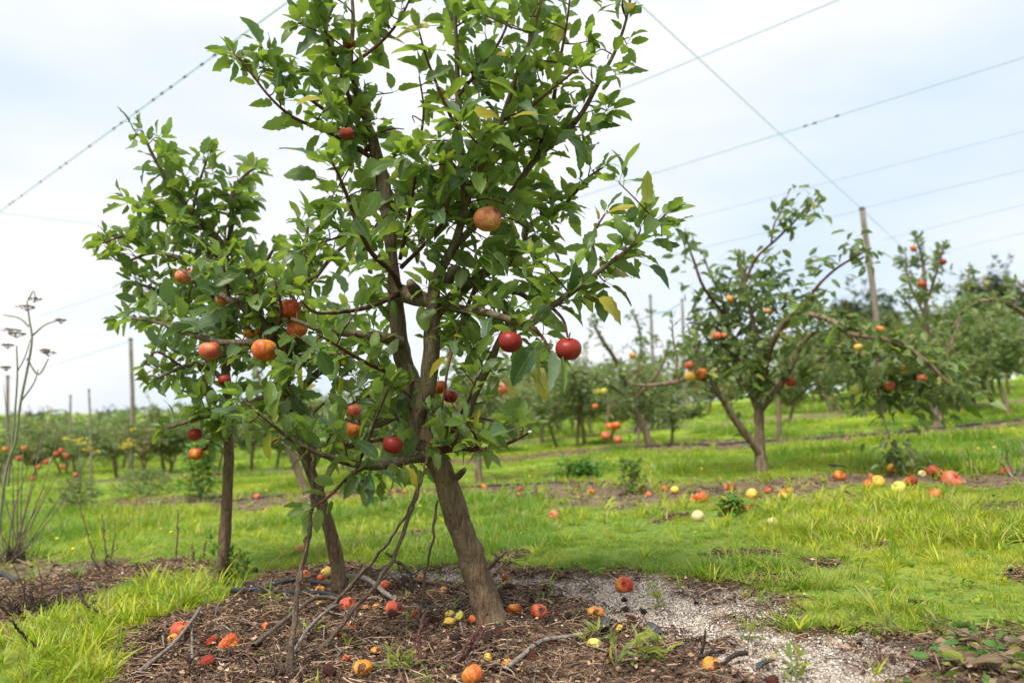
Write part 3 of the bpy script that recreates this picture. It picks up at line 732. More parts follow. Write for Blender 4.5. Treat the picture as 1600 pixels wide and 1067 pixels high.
# ------------------------------------------------------------------ front tree
CROWN1 = [(350, 75), (455, 0), (450, -60), (1000, -60), (1030, 20), (1012, 140), (940, 205), (915, 250), (962, 270), (940, 320), (905, 350), (960, 330), (1010, 285),
          (1068, 310), (1060, 405), (985, 445), (985, 490), (900, 490), (880, 570), (850, 600), (800, 640), (820, 700), (740, 715), (650, 770), (560, 790), (450, 800), (355, 640), (400, 560), (480, 540),
          (470, 470), (500, 420), (495, 330), (450, 270), (500, 200), (430, 190)]
bm = Pt(770, 978, 2.75)
T1 = [
 ('trunk', [(771, 992, 2.74, 44), (769, 975, 2.74, 29), (759, 942, 2.74, 22.5), (743, 890, 2.74, 21), (728, 845, 2.73, 20), (712, 800, 2.72, 18.5), (696, 750, 2.71, 17.5), (681, 718, 2.70, 17), (666, 692, 2.69, 15), (653, 664, 2.68, 12)], 'bare'),
 ('branch', [(672, 712, 2.70, 15), (650, 668, 2.68, 13), (666, 617, 2.66, 13), (673, 560, 2.64, 13.5), (676, 500, 2.63, 12), (680, 441, 2.62, 10), (697, 407, 2.60, 8), (712, 377, 2.58, 7), (725, 330, 2.55, 6)], 'spur'),
 ('branch', [(668, 700, 2.70, 14), (655, 650, 2.76, 13), (642, 596, 2.80, 14), (629, 559, 2.80, 14), (622, 505, 2.80, 13), (617, 450, 2.78, 11), (612, 400, 2.77, 9), (608, 350, 2.76, 12), (598, 290, 2.75, 12.5), (588, 240, 2.74, 10), (575, 195, 2.73, 7), (557, 143, 2.71, 5), (548, 95, 2.7, 4), (552, 27, 2.7, 3), (546, -45, 2.7, 2)], 'spur'),
 ('branch', [(727, 335, 2.56, 6), (721, 260, 2.52, 5.2), (717, 200, 2.50, 4.6), (714, 100, 2.47, 4), (711, 30, 2.45, 3.2), (708, -50, 2.43, 2)], 'both'),
 ('branch', [(722, 335, 2.56, 5.5), (750, 267, 2.50, 4.5), (784, 187, 2.45, 4), (810, 110, 2.40, 3.3), (838, 35, 2.37, 2.6), (852, -35, 2.35, 1.8)], 'both'),
 ('twig', [(575, 238, 2.74, 4.5), (548, 160, 2.68, 3.8), (527, 100, 2.64, 3.2), (510, 57, 2.62, 2.6), (500, 0, 2.6, 2), (495, -40, 2.6, 1.5)], 'both'),
 ('twig', [(578, 245, 2.74, 4), (520, 210, 2.66, 3.2), (457, 183, 2.60, 2.5), (417, 147, 2.56, 2), (388, 108, 2.54, 1.6), (366, 85, 2.52, 1.2)], 'both'),
 ('twig', [(573, 225, 2.74, 4), (527, 187, 2.70, 3.2), (477, 150, 2.66, 2.4), (440, 118, 2.64, 1.8), (405, 105, 2.62, 1.4)], 'both'),
 ('twig', [(626, 450, 2.70, 5), (612, 425, 2.60, 4.5), (582, 397, 2.42, 4), (558, 350, 2.25, 3.6), (540, 300, 2.15, 3), (520, 255, 2.08, 2)], 'shoot'),
 ('twig', [(627, 418, 2.70, 4), (660, 385, 2.62, 3.5), (690, 350, 2.55, 3), (703, 310, 2.5, 2)], 'both'),
 ('branch', [(628, 535, 2.76, 9), (590, 525, 2.72, 7.5), (550, 521, 2.70, 6), (500, 515, 2.68, 4.5), (455, 498, 2.66, 3)], 'spur'),
 ('twig', [(622, 460, 2.68, 4.5), (575, 480, 2.48, 4), (530, 488, 2.32, 3.4), (492, 488, 2.22, 2.4), (470, 470, 2.18, 1.6)], 'shoot'),
 ('branch', [(614, 450, 2.76, 11), (632, 460, 2.70, 13), (655, 467, 2.66, 13), (678, 472, 2.63, 10), (700, 468, 2.63, 8)], 'bare'),
 ('branch', [(675, 500, 2.64, 10), (700, 470, 2.64, 9), (730, 445, 2.66, 8), (762, 425, 2.68, 6), (795, 412, 2.68, 4.5), (818, 380, 2.66, 3.5), (826, 350, 2.65, 2.5)], 'spur'),
 ('branch', [(676, 472, 2.66, 8), (720, 483, 2.58, 7), (765, 490, 2.50, 6.5), (825, 505, 2.42, 6), (862, 478, 2.38, 5.2), (902, 451, 2.34, 4.8), (936, 424, 2.32, 4.2), (980, 391, 2.28, 3.4), (1017, 357, 2.26, 2.6), (1040, 335, 2.25, 1.6)], 'both'),
 ('branch', [(715, 462, 2.68, 6), (747, 440, 2.74, 5.5), (780, 452, 2.80, 5), (811, 458, 2.82, 4.5), (842, 475, 2.82, 3.5), (880, 470, 2.80, 2.4)], 'spur'),
 ('branch', [(664, 705, 2.70, 10), (700, 694, 2.68, 8.5), (722, 672, 2.67, 8), (738, 622, 2.66, 7.5), (755, 588, 2.66, 7), (772, 552, 2.64, 6), (786, 520, 2.6, 4.5), (800, 490, 2.56, 3)], 'spur'),
 ('twig', [(680, 705, 2.66, 6), (720, 700, 2.60, 5), (745, 703, 2.55, 3.6), (780, 697, 2.50, 3), (808, 686, 2.46, 2.2), (826, 676, 2.44, 1.8)], 'spur'),
 ('branch', [(672, 712, 2.68, 9), (640, 716, 2.62, 8.5), (592, 727, 2.54, 8), (548, 723, 2.48, 6), (500, 709, 2.42, 4.2), (460, 690, 2.36, 3.6), (420, 658, 2.30, 2.8), (380, 625, 2.26, 2)], 'both'),
 ('twig', [(568, 728, 2.50, 4), (545, 745, 2.46, 3), (513, 776, 2.42, 2.4), (486, 794, 2.40, 1.6)], 'shoot'),
 ('twig', [(646, 596, 2.78, 4), (592, 576, 2.60, 3.4), (558, 559, 2.48, 3), (525, 539, 2.38, 2.4), (495, 522, 2.32, 1.6)], 'both'),
 ('twig', [(560, 722, 2.50, 3.4), (575, 690, 2.46, 3), (589, 650, 2.42, 2.4), (609, 603, 2.38, 1.6)], 'shoot'),
 ('branch', [(712, 385, 2.62, 6), (745, 350, 2.68, 5.5), (795, 307, 2.74, 5.5), (834, 253, 2.76, 5), (900, 190, 2.72, 4.2), (933, 133, 2.68, 3.5), (960, 83, 2.64, 2.8), (978, 33, 2.62, 2.2), (990, -30, 2.6, 1.5)], 'both'),
 ('twig', [(834, 253, 2.76, 4), (852, 200, 2.74, 3.6), (864, 160, 2.72, 3.2), (874, 100, 2.70, 2.6), (885, 40, 2.68, 2), (893, -25, 2.66, 1.4)], 'both'),
 ('branch', [(608, 345, 2.78, 7), (645, 310, 2.86, 6.5), (690, 308, 2.92, 6), (760, 304, 2.94, 5.5), (817, 312, 2.92, 5), (844, 325, 2.88, 4), (855, 352, 2.84, 2.5)], 'spur'),
 ('twig', [(845, 335, 2.88, 3.5), (880, 322, 2.82, 2.8), (917, 280, 2.78, 2.2), (942, 262, 2.76, 1.5)], 'both'),
 ('twig', [(625, 405, 2.76, 4), (640, 330, 2.68, 3.6), (653, 240, 2.60, 2.8), (662, 175, 2.56, 2), (655, 120, 2.54, 1.4)], 'both'),
 ('twig', [(552, 100, 2.70, 3.5), (585, 75, 2.72, 3), (615, 45, 2.74, 2.4), (640, 0, 2.76, 1.8), (650, -40, 2.76, 1.3)], 'both'),
 ('twig', [(716, 150, 2.48, 3.4), (760, 95, 2.52, 2.8), (790, 45, 2.55, 2.2), (800, -20, 2.56, 1.5)], 'both'),
 ('twig', [(783, 190, 2.46, 3.4), (825, 170, 2.42, 2.8), (862, 140, 2.38, 2.2), (900, 110, 2.34, 1.6)], 'shoot'),
 ('twig', [(717, 210, 2.50, 3.2), (690, 150, 2.45, 2.6), (668, 95, 2.42, 2.0), (655, 50, 2.4, 1.4)], 'shoot'),
 ('twig', [(742, 450, 2.64, 3.6), (715, 520, 2.55, 3), (700, 575, 2.48, 2.2), (690, 640, 2.45, 1.5)], 'shoot'),
 ('twig', [(700, 690, 2.66, 3.6), (715, 655, 2.56, 3), (735, 620, 2.48, 2.2), (745, 590, 2.45, 1.6)], 'shoot'),
 ('twig', [(905, 450, 2.34, 3.4), (930, 410, 2.36, 2.8), (925, 370, 2.38, 2.2), (945, 335, 2.4, 1.5)], 'shoot'),
 ('twig', [(825, 506, 2.42, 3), (850, 530, 2.34, 2.6), (862, 560, 2.28, 1.6)], 'shoot'),
 ('twig', [(862, 480, 2.38, 2.8), (880, 500, 2.30, 2.4), (887, 526, 2.24, 1.8)], 'bare'),
 ('branch', [(763, 887, 2.70, 4), (778, 872, 2.66, 3), (792, 860, 2.63, 1.6)], 'bare'),
 ('branch', [(776, 874, 2.67, 2.2), (775, 864, 2.66, 1.2)], 'bare'),
 ('branch', [(655, 462, 2.66, 10), (646, 450, 2.61, 9), (641, 441, 2.58, 6.5)], 'bare'),
 ('branch', [(700, 440, 2.62, 8), (706, 428, 2.57, 8), (710, 420, 2.54, 6)], 'bare'),
 ('branch', [(715, 745, 2.68, 6), (722, 738, 2.64, 5), (726, 733, 2.62, 3.4)], 'bare'),
 ('twig', [(746, 700, 2.55, 3), (742, 680, 2.5, 2.2), (728, 660, 2.45, 1.5)], 'shoot'),
 ('branch', [(655, 640, 2.76, 6), (620, 650, 2.86, 5), (585, 665, 2.95, 4), (540, 655, 3.0, 2.6)], 'spur'),
 ('twig', [(600, 300, 2.75, 4), (570, 330, 2.84, 3), (540, 365, 2.9, 2.2), (500, 380, 2.92, 1.5)], 'both'),
 ('twig', [(725, 300, 2.54, 3.4), (760, 250, 2.62, 2.8), (790, 235, 2.68, 2.2), (845, 215, 2.72, 1.5)], 'both'),
]
PICK = [(854, 182, 805, 172, 2.30, 1), (887, 125, 950, 68, 2.28, 0), (697, 80, 617, 75, 2.40, 0), (690, 40, 618, 45, 2.42, 0), (742, 30, 790, 82, 2.36, 0), (785, 125, 832, 70, 2.36, 0), (662, 220, 640, 145, 2.40, 0),
 (527, 262, 524, 195, 2.06, 0), (515, 260, 450, 217, 2.08, 1), (510, 280, 445, 262, 2.10, 0), (547, 345, 512, 270, 2.12, 0), (562, 287, 604, 243, 2.10, 0), (540, 325, 493, 318, 2.16, 0), (560, 350, 590, 300, 2.12, 0), (548, 330, 575, 370, 2.15, 0),
 (717, 255, 712, 203, 2.34, 1), (787, 280, 802, 245, 2.38, 1), (877, 210, 922, 238, 2.40, 0), (867, 225, 902, 270, 2.42, 0), (752, 125, 808, 135, 2.38, 1), (724, 190, 778, 165, 2.36, 0), (716, 100, 668, 125, 2.38, 0),
 (1017, 340, 1012, 294, 2.24, 0), (1027, 342, 1067, 308, 2.24, 0), (1010, 352, 1060, 344, 2.24, 1), (1007, 377, 1059, 384, 2.25, 0), (1004, 412, 1048, 432, 2.26, 0), (922, 460, 976, 488, 2.28, 0), (912, 400, 928, 358, 2.30, 0), (902, 450, 934, 424, 2.28, 1), (985, 385, 965, 335, 2.27, 0), (975, 395, 955, 360, 2.28, 0),
 (540, 472, 531, 414, 2.20, 0), (500, 490, 462, 478, 2.20, 1), (560, 486, 528, 510, 2.24, 0), (610, 470, 570, 448, 2.42, 1), (690, 480, 655, 500, 2.48, 1), (720, 485, 765, 500, 2.46, 1),
 (554, 745, 529, 772, 2.42, 1), (569, 740, 573, 774, 2.42, 1), (601, 742, 592, 778, 2.44, 0), (630, 722, 634, 755, 2.46, 1), (641, 722, 647, 760, 2.46, 0), (520, 776, 512, 803, 2.40, 1), (495, 794, 460, 790, 2.38, 1), (486, 796, 450, 806, 2.38, 1),
 (430, 665, 428, 614, 2.26, 1), (412, 645, 428, 596, 2.24, 0), (477, 698, 477, 652, 2.36, 0), (446, 683, 448, 648, 2.30, 0), (395, 638, 375, 662, 2.26, 0), (720, 660, 765, 628, 2.42, 1), (735, 670, 790, 700, 2.42, 1), (700, 690, 738, 712, 2.44, 1), (640, 690, 605, 668, 2.42, 1),
 (830, 510, 800, 560, 2.32, 0), (770, 560, 740, 590, 2.36, 0), (780, 520, 745, 545, 2.34, 1), (600, 720, 560, 690, 2.42, 0), (745, 350, 790, 372, 2.40, 1), (760, 390, 800, 420, 2.40, 1)]
def pick_leaf(x0, y0, x1, y1, Yd, rn):
    a_ = Pt(x0, y0, Yd); b_ = Pt(x1, y1, Yd + rn.uniform(-.03, .03)); d = b_ - a_; ln_ = d.length / 1.2; d.normalize()
    tc_ = (Vector((0, 0, H)) - a_).normalized(); n_ = tc_ * rn.uniform(.35, 1) + Vector((rn.gauss(0, .35), 0, rn.uniform(.1, 1)))
    n_ = n_ - d * n_.dot(d); n_.normalize(); x_ = d.cross(n_)
    return Matrix(((x_[0], d[0], n_[0], a_[0]), (x_[1], d[1], n_[1], a_[1]), (x_[2], d[2], n_[2], a_[2]), (0, 0, 0, 1))) @ Matrix.Diagonal((ln_ * 1.05, ln_, ln_, 1))
def extra1(leaves, rn):
    for (x0, y0, x1, y1, Yd, k_) in PICK: leaves.append(pick_leaf(x0, y0, x1, y1, Yd, rn))
    # drooping cluster of dark leaves left of the lowest red apple
    for (x, y, dx, dy) in ((852, 528, -.3, -1), (860, 530, .1, -1), (868, 532, .25, -1), (846, 530, -.6, -.8)):
        p_ = Pt(x, y, 2.22); leaves.append(leaf_frame(p_, Vector((dx, -.1, dy)), .9, .115, rn))
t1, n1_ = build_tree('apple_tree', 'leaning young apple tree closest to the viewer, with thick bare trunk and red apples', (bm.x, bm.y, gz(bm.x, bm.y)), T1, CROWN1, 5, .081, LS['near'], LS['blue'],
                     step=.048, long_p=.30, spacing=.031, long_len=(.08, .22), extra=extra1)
sn_v, sn_f = apple_mesh('s', 0, 3)
sn = obj('snail_shell', mesh_np('snail_shell', sn_v, sn_f, M['bead']), None, Pt(828, 675, 2.43)); sn.scale = (.006, .007, .006)
tag(sn, 'tiny pale snail shell at the tip of the low twig right of the leaning trunk', 'snail')

# ------------------------------------------------------------------ left trees
CROWN3 = [(143, 375), (160, 330), (170, 290), (210, 235), (180, 190), (235, 160), (265, 225), (330, 225), (410, 260), (412, 320), (400, 370), (470, 400), (470, 560), (410, 640), (400, 700), (345, 720),
          (290, 730), (240, 700), (205, 630), (235, 580), (235, 540), (185, 480), (200, 440)]
bx, by = Gp(345, 907)
T3 = [
 ('trunk', [(343, 915, 3.95, 16), (345, 898, 3.95, 11.5), (350, 850, 3.94, 9.3), (356, 760, 3.92, 8), (357, 690, 3.90, 7.6), (356, 630, 3.88, 7), (352, 575, 3.86, 6.5)], 'bare'),
 ('branch', [(354, 580, 3.86, 7), (350, 520, 3.84, 6.5), (347, 450, 3.80, 6), (346, 385, 3.76, 5.5), (325, 358, 3.74, 5), (300, 335, 3.72, 4.5), (268, 290, 3.70, 3.6), (240, 245, 3.68, 2.6), (222, 205, 3.66, 1.6)], 'both'),
 ('branch', [(350, 420, 3.80, 5), (362, 350, 3.85, 4.5), (364, 300, 3.88, 3.8), (385, 272, 3.88, 2.4), (400, 262, 3.88, 1.6)], 'both'),
 ('branch', [(355, 600, 3.88, 5), (320, 570, 3.80, 4), (285, 573, 3.75, 3), (245, 592, 3.72, 2)], 'both'),
 ('branch', [(356, 650, 3.88, 5), (325, 650, 3.78, 3.6), (290, 660, 3.72, 2.6), (262, 668, 3.7, 1.8)], 'both'),
 ('branch', [(350, 520, 3.84, 5), (300, 480, 3.90, 4), (250, 455, 3.95, 3), (205, 440, 3.98, 2)], 'both'),
 ('branch', [(347, 440, 3.80, 5), (300, 410, 3.86, 3.8), (240, 395, 3.90, 2.8), (190, 410, 3.92, 1.8), (165, 385, 3.92, 1.2)], 'both'),
 ('branch', [(352, 500, 3.84, 5), (390, 450, 3.90, 4), (415, 410, 3.94, 3), (430, 385, 3.94, 2)], 'both'),
 ('branch', [(354, 560, 3.86, 5), (390, 540, 3.95, 3.6), (430, 545, 4.0, 2.4)], 'both'),
 ('branch', [(325, 358, 3.74, 4), (285, 350, 3.66, 3), (240, 340, 3.6, 2.2), (195, 310, 3.58, 1.5)], 'both'),
 ('branch', [(357, 620, 3.88, 4), (330, 690, 3.82, 3), (310, 705, 3.8, 2)], 'both'),
 ('twig', [(300, 335, 3.72, 3), (310, 290, 3.70, 2.4), (325, 245, 3.68, 1.6)], 'both'),
 ('twig', [(250, 455, 3.95, 2.4), (215, 480, 3.9, 2), (190, 500, 3.88, 1.4)], 'both'),
 ('twig', [(240, 395, 3.9, 2.4), (200, 370, 3.86, 2), (160, 380, 3.84, 1.3)], 'both'),
 ('twig', [(285, 573, 3.75, 2.4), (245, 550, 3.7, 2), (225, 570, 3.68, 1.3)], 'both'),
]
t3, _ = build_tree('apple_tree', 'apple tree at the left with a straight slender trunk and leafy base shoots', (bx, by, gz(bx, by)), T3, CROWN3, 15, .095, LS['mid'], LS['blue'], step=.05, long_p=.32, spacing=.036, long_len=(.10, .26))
CROWN2 = [(235, 430), (290, 400), (330, 400), (400, 400), (440, 335), (520, 330), (610, 400), (640, 600), (630, 700), (540, 735), (470, 740), (420, 690), (400, 610), (330, 590), (240, 560)]
bx, by = Gp(532, 920)
T2 = [
 ('trunk', [(534, 930, 3.48, 18), (531, 912, 3.48, 13), (523, 860, 3.46, 10.5), (506, 795, 3.43, 9.5), (487, 740, 3.38, 8.8), (468, 685, 3.3, 8.5), (452, 630, 3.2, 8), (438, 580, 3.1, 7.5)], 'bare'),
 ('branch', [(440, 588, 3.12, 9), (425, 530, 3.02, 8), (398, 492, 2.98, 7), (358, 468, 2.98, 6), (324, 448, 3.05, 5), (300, 432, 3.12, 3.5), (282, 420, 3.16, 2)], 'spur'),
 ('branch', [(432, 560, 3.08, 7), (398, 537, 2.94, 6.5), (354, 536, 2.92, 5.5), (320, 529, 2.94, 4.8), (287, 519, 3.0, 3.8), (250, 505, 3.05, 2.8), (205, 497, 3.08, 1.5)], 'both'),
 ('branch', [(445, 600, 3.14, 8), (470, 520, 3.18, 6.5), (482, 450, 3.22, 5), (478, 390, 3.24, 3.6), (482, 345, 3.24, 2)], 'both'),
 ('branch', [(452, 625, 3.2, 7), (500, 580, 3.26, 5.5), (550, 555, 3.3, 4.2), (605, 530, 3.3, 2.5)], 'both'),
 ('branch', [(465, 670, 3.28, 7), (515, 650, 3.24, 5.5), (565, 625, 3.22, 4), (610, 600, 3.2, 2.4)], 'both'),
 ('branch', [(478, 715, 3.34, 6), (530, 700, 3.30, 4.5), (580, 690, 3.26, 3), (620, 680, 3.24, 2)], 'both'),
 ('branch', [(442, 590, 3.12, 5), (448, 530, 3.02, 4), (462, 480, 2.98, 3), (450, 455, 2.96, 2)], 'both'),
 ('branch', [(450, 620, 3.2, 5), (410, 620, 3.24, 4), (375, 640, 3.26, 2.6)], 'both'),
 ('branch', [(480, 450, 3.22, 4), (520, 400, 3.26, 3), (555, 370, 3.28, 2)], 'both'),
 ('twig', [(398, 492, 2.98, 3), (400, 450, 2.94, 2.4), (392, 410, 2.92, 1.6)], 'both'),
 ('twig', [(358, 468, 2.98, 3), (352, 430, 2.94, 2.4), (345, 400, 2.92, 1.6)], 'both'),
 ('twig', [(425, 530, 3.0, 3), (440, 490, 2.9, 2.4), (430, 440, 2.86, 1.6)], 'both'),
 ('twig', [(438, 575, 3.0, 3), (440, 590, 2.9, 2.4), (425, 575, 2.86, 1.6)], 'shoot'),
]
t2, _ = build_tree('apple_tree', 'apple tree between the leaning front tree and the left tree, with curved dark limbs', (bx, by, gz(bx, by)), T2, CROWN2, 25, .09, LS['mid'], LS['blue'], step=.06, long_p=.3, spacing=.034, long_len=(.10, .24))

for (px, py, rp_, Yd, mk, kd, lb) in AP:
    apple(Pt(px, py, Yd), rp_ * Yd / FPX, mk, kd, lb, 'apples hanging in the three near trees')

# ------------------------------------------------------------------ scattered stuff (geometry nodes over point meshes)
def proto_collection(name, meshes):
    col_ = bpy.data.collections.new(name)
    for k, me in enumerate(meshes):
        o_ = bpy.data.objects.new('%s_%02d' % (name, k), me); col_.objects.link(o_)
    return col_
def scatter(name, label, cat, pts, rot, scl, tint, protos, mat):
    n = len(pts)
    me = mesh_np(name, pts, [], None)
    for k, typ, arr in (('rot', 'FLOAT_VECTOR', rot), ('scl', 'FLOAT', scl), ('tint', 'FLOAT', tint), ('idx', 'INT', rng.integers(0, len(protos), n))):
        a_ = me.attributes.new(k, typ, 'POINT'); a_.data.foreach_set('value' if typ != 'FLOAT_VECTOR' else 'vector', np.asarray(arr, np.int32 if typ == 'INT' else np.float32).ravel())
    me.materials.append(mat)
    o_ = obj(name, me); tag(o_, label, cat, kind='stuff')
    ng_ = bpy.data.node_groups.new(name, 'GeometryNodeTree')
    ng_.interface.new_socket('Geometry', in_out='INPUT', socket_type='NodeSocketGeometry')
    ng_.interface.new_socket('Geometry', in_out='OUTPUT', socket_type='NodeSocketGeometry')
    gi = ng_.nodes.new('NodeGroupInput'); go = ng_.nodes.new('NodeGroupOutput')
    ip = ng_.nodes.new('GeometryNodeInstanceOnPoints'); ci = ng_.nodes.new('GeometryNodeCollectionInfo')
    ci.inputs['Collection'].default_value = proto_collection(name + '_kind', protos); ci.inputs['Separate Children'].default_value = True; ci.inputs['Reset Children'].default_value = True
    ip.inputs['Pick Instance'].default_value = True
    def na_(nm, dt):
        q = ng_.nodes.new('GeometryNodeInputNamedAttribute'); q.data_type = dt; q.inputs['Name'].default_value = nm; return q.outputs['Attribute']
    l = ng_.links.new
    l(gi.outputs[0], ip.inputs['Points']); l(ci.outputs[0], ip.inputs['Instance']); l(na_('idx', 'INT'), ip.inputs['Instance Index'])
    l(na_('rot', 'FLOAT_VECTOR'), ip.inputs['Rotation']); l(na_('scl', 'FLOAT'), ip.inputs['Scale']); l(ip.outputs[0], go.inputs[0])
    md = o_.modifiers.new('scatter', 'NODES'); md.node_group = ng_
    return o_

def tuft(name, n, hmin, hmax, wd, spread, lean, seed, segs=3, mat=None, tip=.15):
    r = np.random.default_rng(seed); V = []; F = []; F3 = []; Rn = []; Hh = []
    for k in range(n):
        a_ = r.uniform(0, 6.28); q = spread * math.sqrt(r.uniform()); x, y = q * math.cos(a_), q * math.sin(a_)
        h = r.uniform(hmin, hmax); b_ = a_ + r.normal(0, .9); ln_ = r.uniform(*lean); w_ = wd * r.uniform(.6, 1.2); sx, sy = -math.sin(b_), math.cos(b_)
        tw = r.uniform(-.8, .8); rv = r.uniform()
        o_ = len(V)
        for i in range(segs):
            t_ = i / segs; d = ln_ * h * t_ ** 1.7; z = h * t_ * (1 - .35 * ln_ * t_) - .004; ww = w_ * .5 * (1 - .55 * t_ ** 2) * (.7 if i == 0 else 1)
            ca, sa = math.cos(tw * t_), math.sin(tw * t_)
            ux, uy = sx * ca - sy * sa, sx * sa + sy * ca
            for s_ in (-1, 1):
                V.append((x + d * math.cos(b_) + s_ * ux * ww, y + d * math.sin(b_) + s_ * uy * ww, z)); Rn.append(rv); Hh.append(t_)
        d = ln_ * h; V.append((x + d * math.cos(b_), y + d * math.sin(b_), h * (1 - .35 * ln_) - .35 * h * max(0, ln_ - .9))); Rn.append(rv); Hh.append(1)
        for i in range(segs - 1):
            p = o_ + 2 * i; F.append((p, p + 1, p + 3, p + 2))
        p = o_ + 2 * (segs - 1); F3.append((p, p + 1, p + 2))
    return mesh_np(name, np.array(V), [np.array(F), np.array(F3)], mat or M['blade'], True, {'rnd': ('FLOAT', np.array(Rn, np.float32)), 'hgt': ('FLOAT', np.array(Hh, np.float32))})
def pts_in(rmin, rmax, dens, half=38, dirt_max=.35, dirt_min=None, want_sand=None, thick=None):
    """random points in a view-facing sector with density per square metre"""
    a0 = R(half); area = a0 * (rmax ** 2 - rmin ** 2); n = int(area * dens)
    r = np.sqrt(rng.uniform(rmin ** 2, rmax ** 2, n)); a_ = rng.uniform(-a0, a0, n)
    x, y = r * np.sin(a_), r * np.cos(a_); d, s, yl = masks(x, y)
    k = np.ones(n, bool)
    if dirt_max is not None: k &= d < dirt_max + rng.uniform(-.25, .35, n)
    if dirt_min is not None: k &= d > dirt_min
    if want_sand is not None: k &= (s > want_sand + rng.uniform(0, .35, n)) if want_sand > 0 else (s < -want_sand + rng.uniform(0, .8, n) ** 2)
    x, y, d, s, yl = x[k], y[k], d[k], s[k], yl[k]
    return x, y, gza(x, y), d, s, yl
def rots(n, tilt=.12): return np.stack([rng.normal(0, tilt, n), rng.normal(0, tilt, n), rng.uniform(0, 6.28, n)], -1)

short = [tuft('lawn', 34, .02, .055, .0028, .045, (.3, 1.4), 100 + k) for k in range(9)]
mid_ = [tuft('lawn', 34, .035, .075, .006, .09, (.2, 1.1), 120 + k, 2) for k in range(6)]
far_ = [tuft('lawn', 40, .05, .10, .014, .22, (.2, 1.0), 140 + k, 2) for k in range(5)]
tall = [tuft('lawn', 14, .06, .15, .009, .035, (.3, 1.1), 160 + k, 4) for k in range(7)]
for nm, lb, r0, r1, dens, pr, s0, s1 in (
        ('lawn_grass', 'short green grass on the lawn strip just beyond the litter', 1.5, 6.2, 620, short, .7, 1.35),
        ('meadow_grass', 'green grass on the lawn strips between the first tree rows', 6.2, 15, 150, mid_, .8, 1.5),
        ('distant_grass', 'pale green grass on the far orchard slope', 15, 46, 16, far_, .8, 1.6)):
    x, y, z, d, s, yl = pts_in(r0, r1, dens)
    gap = fbm(x * 2.1 + 9, y * 2.1, 88); kk = rng.uniform(size=len(x)) < .22 + 1.5 * sstep(.30, .60, gap); x, y, z, yl = x[kk], y[kk], z[kk], yl[kk]
    n = len(x); hgt = fbm(x * 1.3, y * 1.3, 77) ; patch = sstep(.5, .72, hgt)
    th_ = np.clip(yl * .75 + .45 * fbm(x * 3, y * 3, 5) + 1.0 * (fbm(x * 1.1, y * 1.1, 15, 3) - .5) + .04 + rng.normal(0, .2, n) - .3 * patch, 0, 1)
    scatter(nm, lb, 'grass', np.stack([x, y, z], -1), rots(n), rng.uniform(s0, s1, n) * (.6 + .95 * patch), th_, pr, M['blade'])
# taller yellow-green grass
x, y, z, d, s, yl = pts_in(1.7, 7.5, 420, dirt_max=.25)
k = (rng.uniform(size=len(x)) < .03 + .85 * np.maximum(sstep(-.15, .1, sdf(YEL1, x, y)), sstep(-.3, .3, sdf(YEL2, x, y)) * .30 + .10 * sstep(.58, .7, fbm(x * 2, y * 2, 31))))
x, y, z = x[k], y[k], z[k]; n = len(x)
scatter('tall_grass', 'tall yellow green grass blades in patches on the lawn', 'grass', np.stack([x, y, z], -1), rots(n, .2), rng.uniform(.35, 1.0, n), np.clip(rng.normal(.70, .3, n), 0, 1), tall, M['blade'])
clv = []
for kq in range(5):
    r_ = random.Random(900 + kq); V = []; Fq = []; Rn_ = []
    for j in range(9):
        a_ = r_.uniform(0, 6.28); d_ = r_.uniform(.006, .05); cx_, cy_, h_ = d_ * math.cos(a_), d_ * math.sin(a_), r_.uniform(.012, .035); w_ = r_.uniform(.006, .012); o_ = len(V); rv = r_.uniform(0, .8)
        for m_ in range(5): V.append((cx_ + w_ * math.cos(m_ * 1.257), cy_ + w_ * math.sin(m_ * 1.257), h_ + r_.uniform(-.004, .004))); Rn_.append(rv)
        Fq += [(o_, o_ + 1, o_ + 2, o_ + 3)]; Fq += [(o_, o_ + 3, o_ + 4, o_)] if False else []
    clv.append(mesh_np('clover', np.array(V), [np.array(Fq)], M['blade'], True, {'rnd': ('FLOAT', np.array(Rn_, np.float32)), 'hgt': ('FLOAT', np.ones(len(V), np.float32))}))
x, y, z, d, s, yl = pts_in(1.5, 9, 150, dirt_max=.5)
k = rng.uniform(size=len(x)) < .1 + .9 * sstep(.5, .62, fbm(x * 1.7 + 3, y * 1.7, 51)); x, y, z = x[k], y[k], z[k]; n = len(x)
scatter('ground_weeds', 'low round leaved weeds creeping through the lawn', 'weeds', np.stack([x, y, z], -1), rots(n, .2), rng.uniform(.4, 1.0, n), np.clip(rng.normal(.15, .25, n), 0, 1), clv, M['blade'])
# green fringe weeds along the dirt edges and loose sprouts on the litter
x, y, z, d, s, yl = pts_in(1.5, 9, 70, dirt_max=None, dirt_min=.25)
k = rng.uniform(size=len(x)) < .22; x, y, z = x[k], y[k], z[k]; n = len(x)
sprout = [tuft('sprout', 6, .03, .10, .0075, .012, (.5, 1.3), 180 + k, 4) for k in range(6)]
scatter('grass_sprouts', 'thin yellow green grass sprouts on the brown litter', 'grass', np.stack([x, y, z], -1), rots(n, .2), rng.uniform(.3, 1.0, n), np.clip(rng.normal(.5, .35, n), 0, 1), sprout, M['blade'])

x, y, z, d, s, yl = pts_in(5, 12, 16, dirt_max=None, dirt_min=.3); n = len(x)
scatter('row_weeds', 'yellowing weeds and sprouts growing in the litter strips of the rows', 'weeds', np.stack([x, y, z], -1), rots(n, .25), rng.uniform(.4, 1.1, n), np.clip(rng.normal(.6, .35, n), 0, 1), sprout + tall, M['blade'])
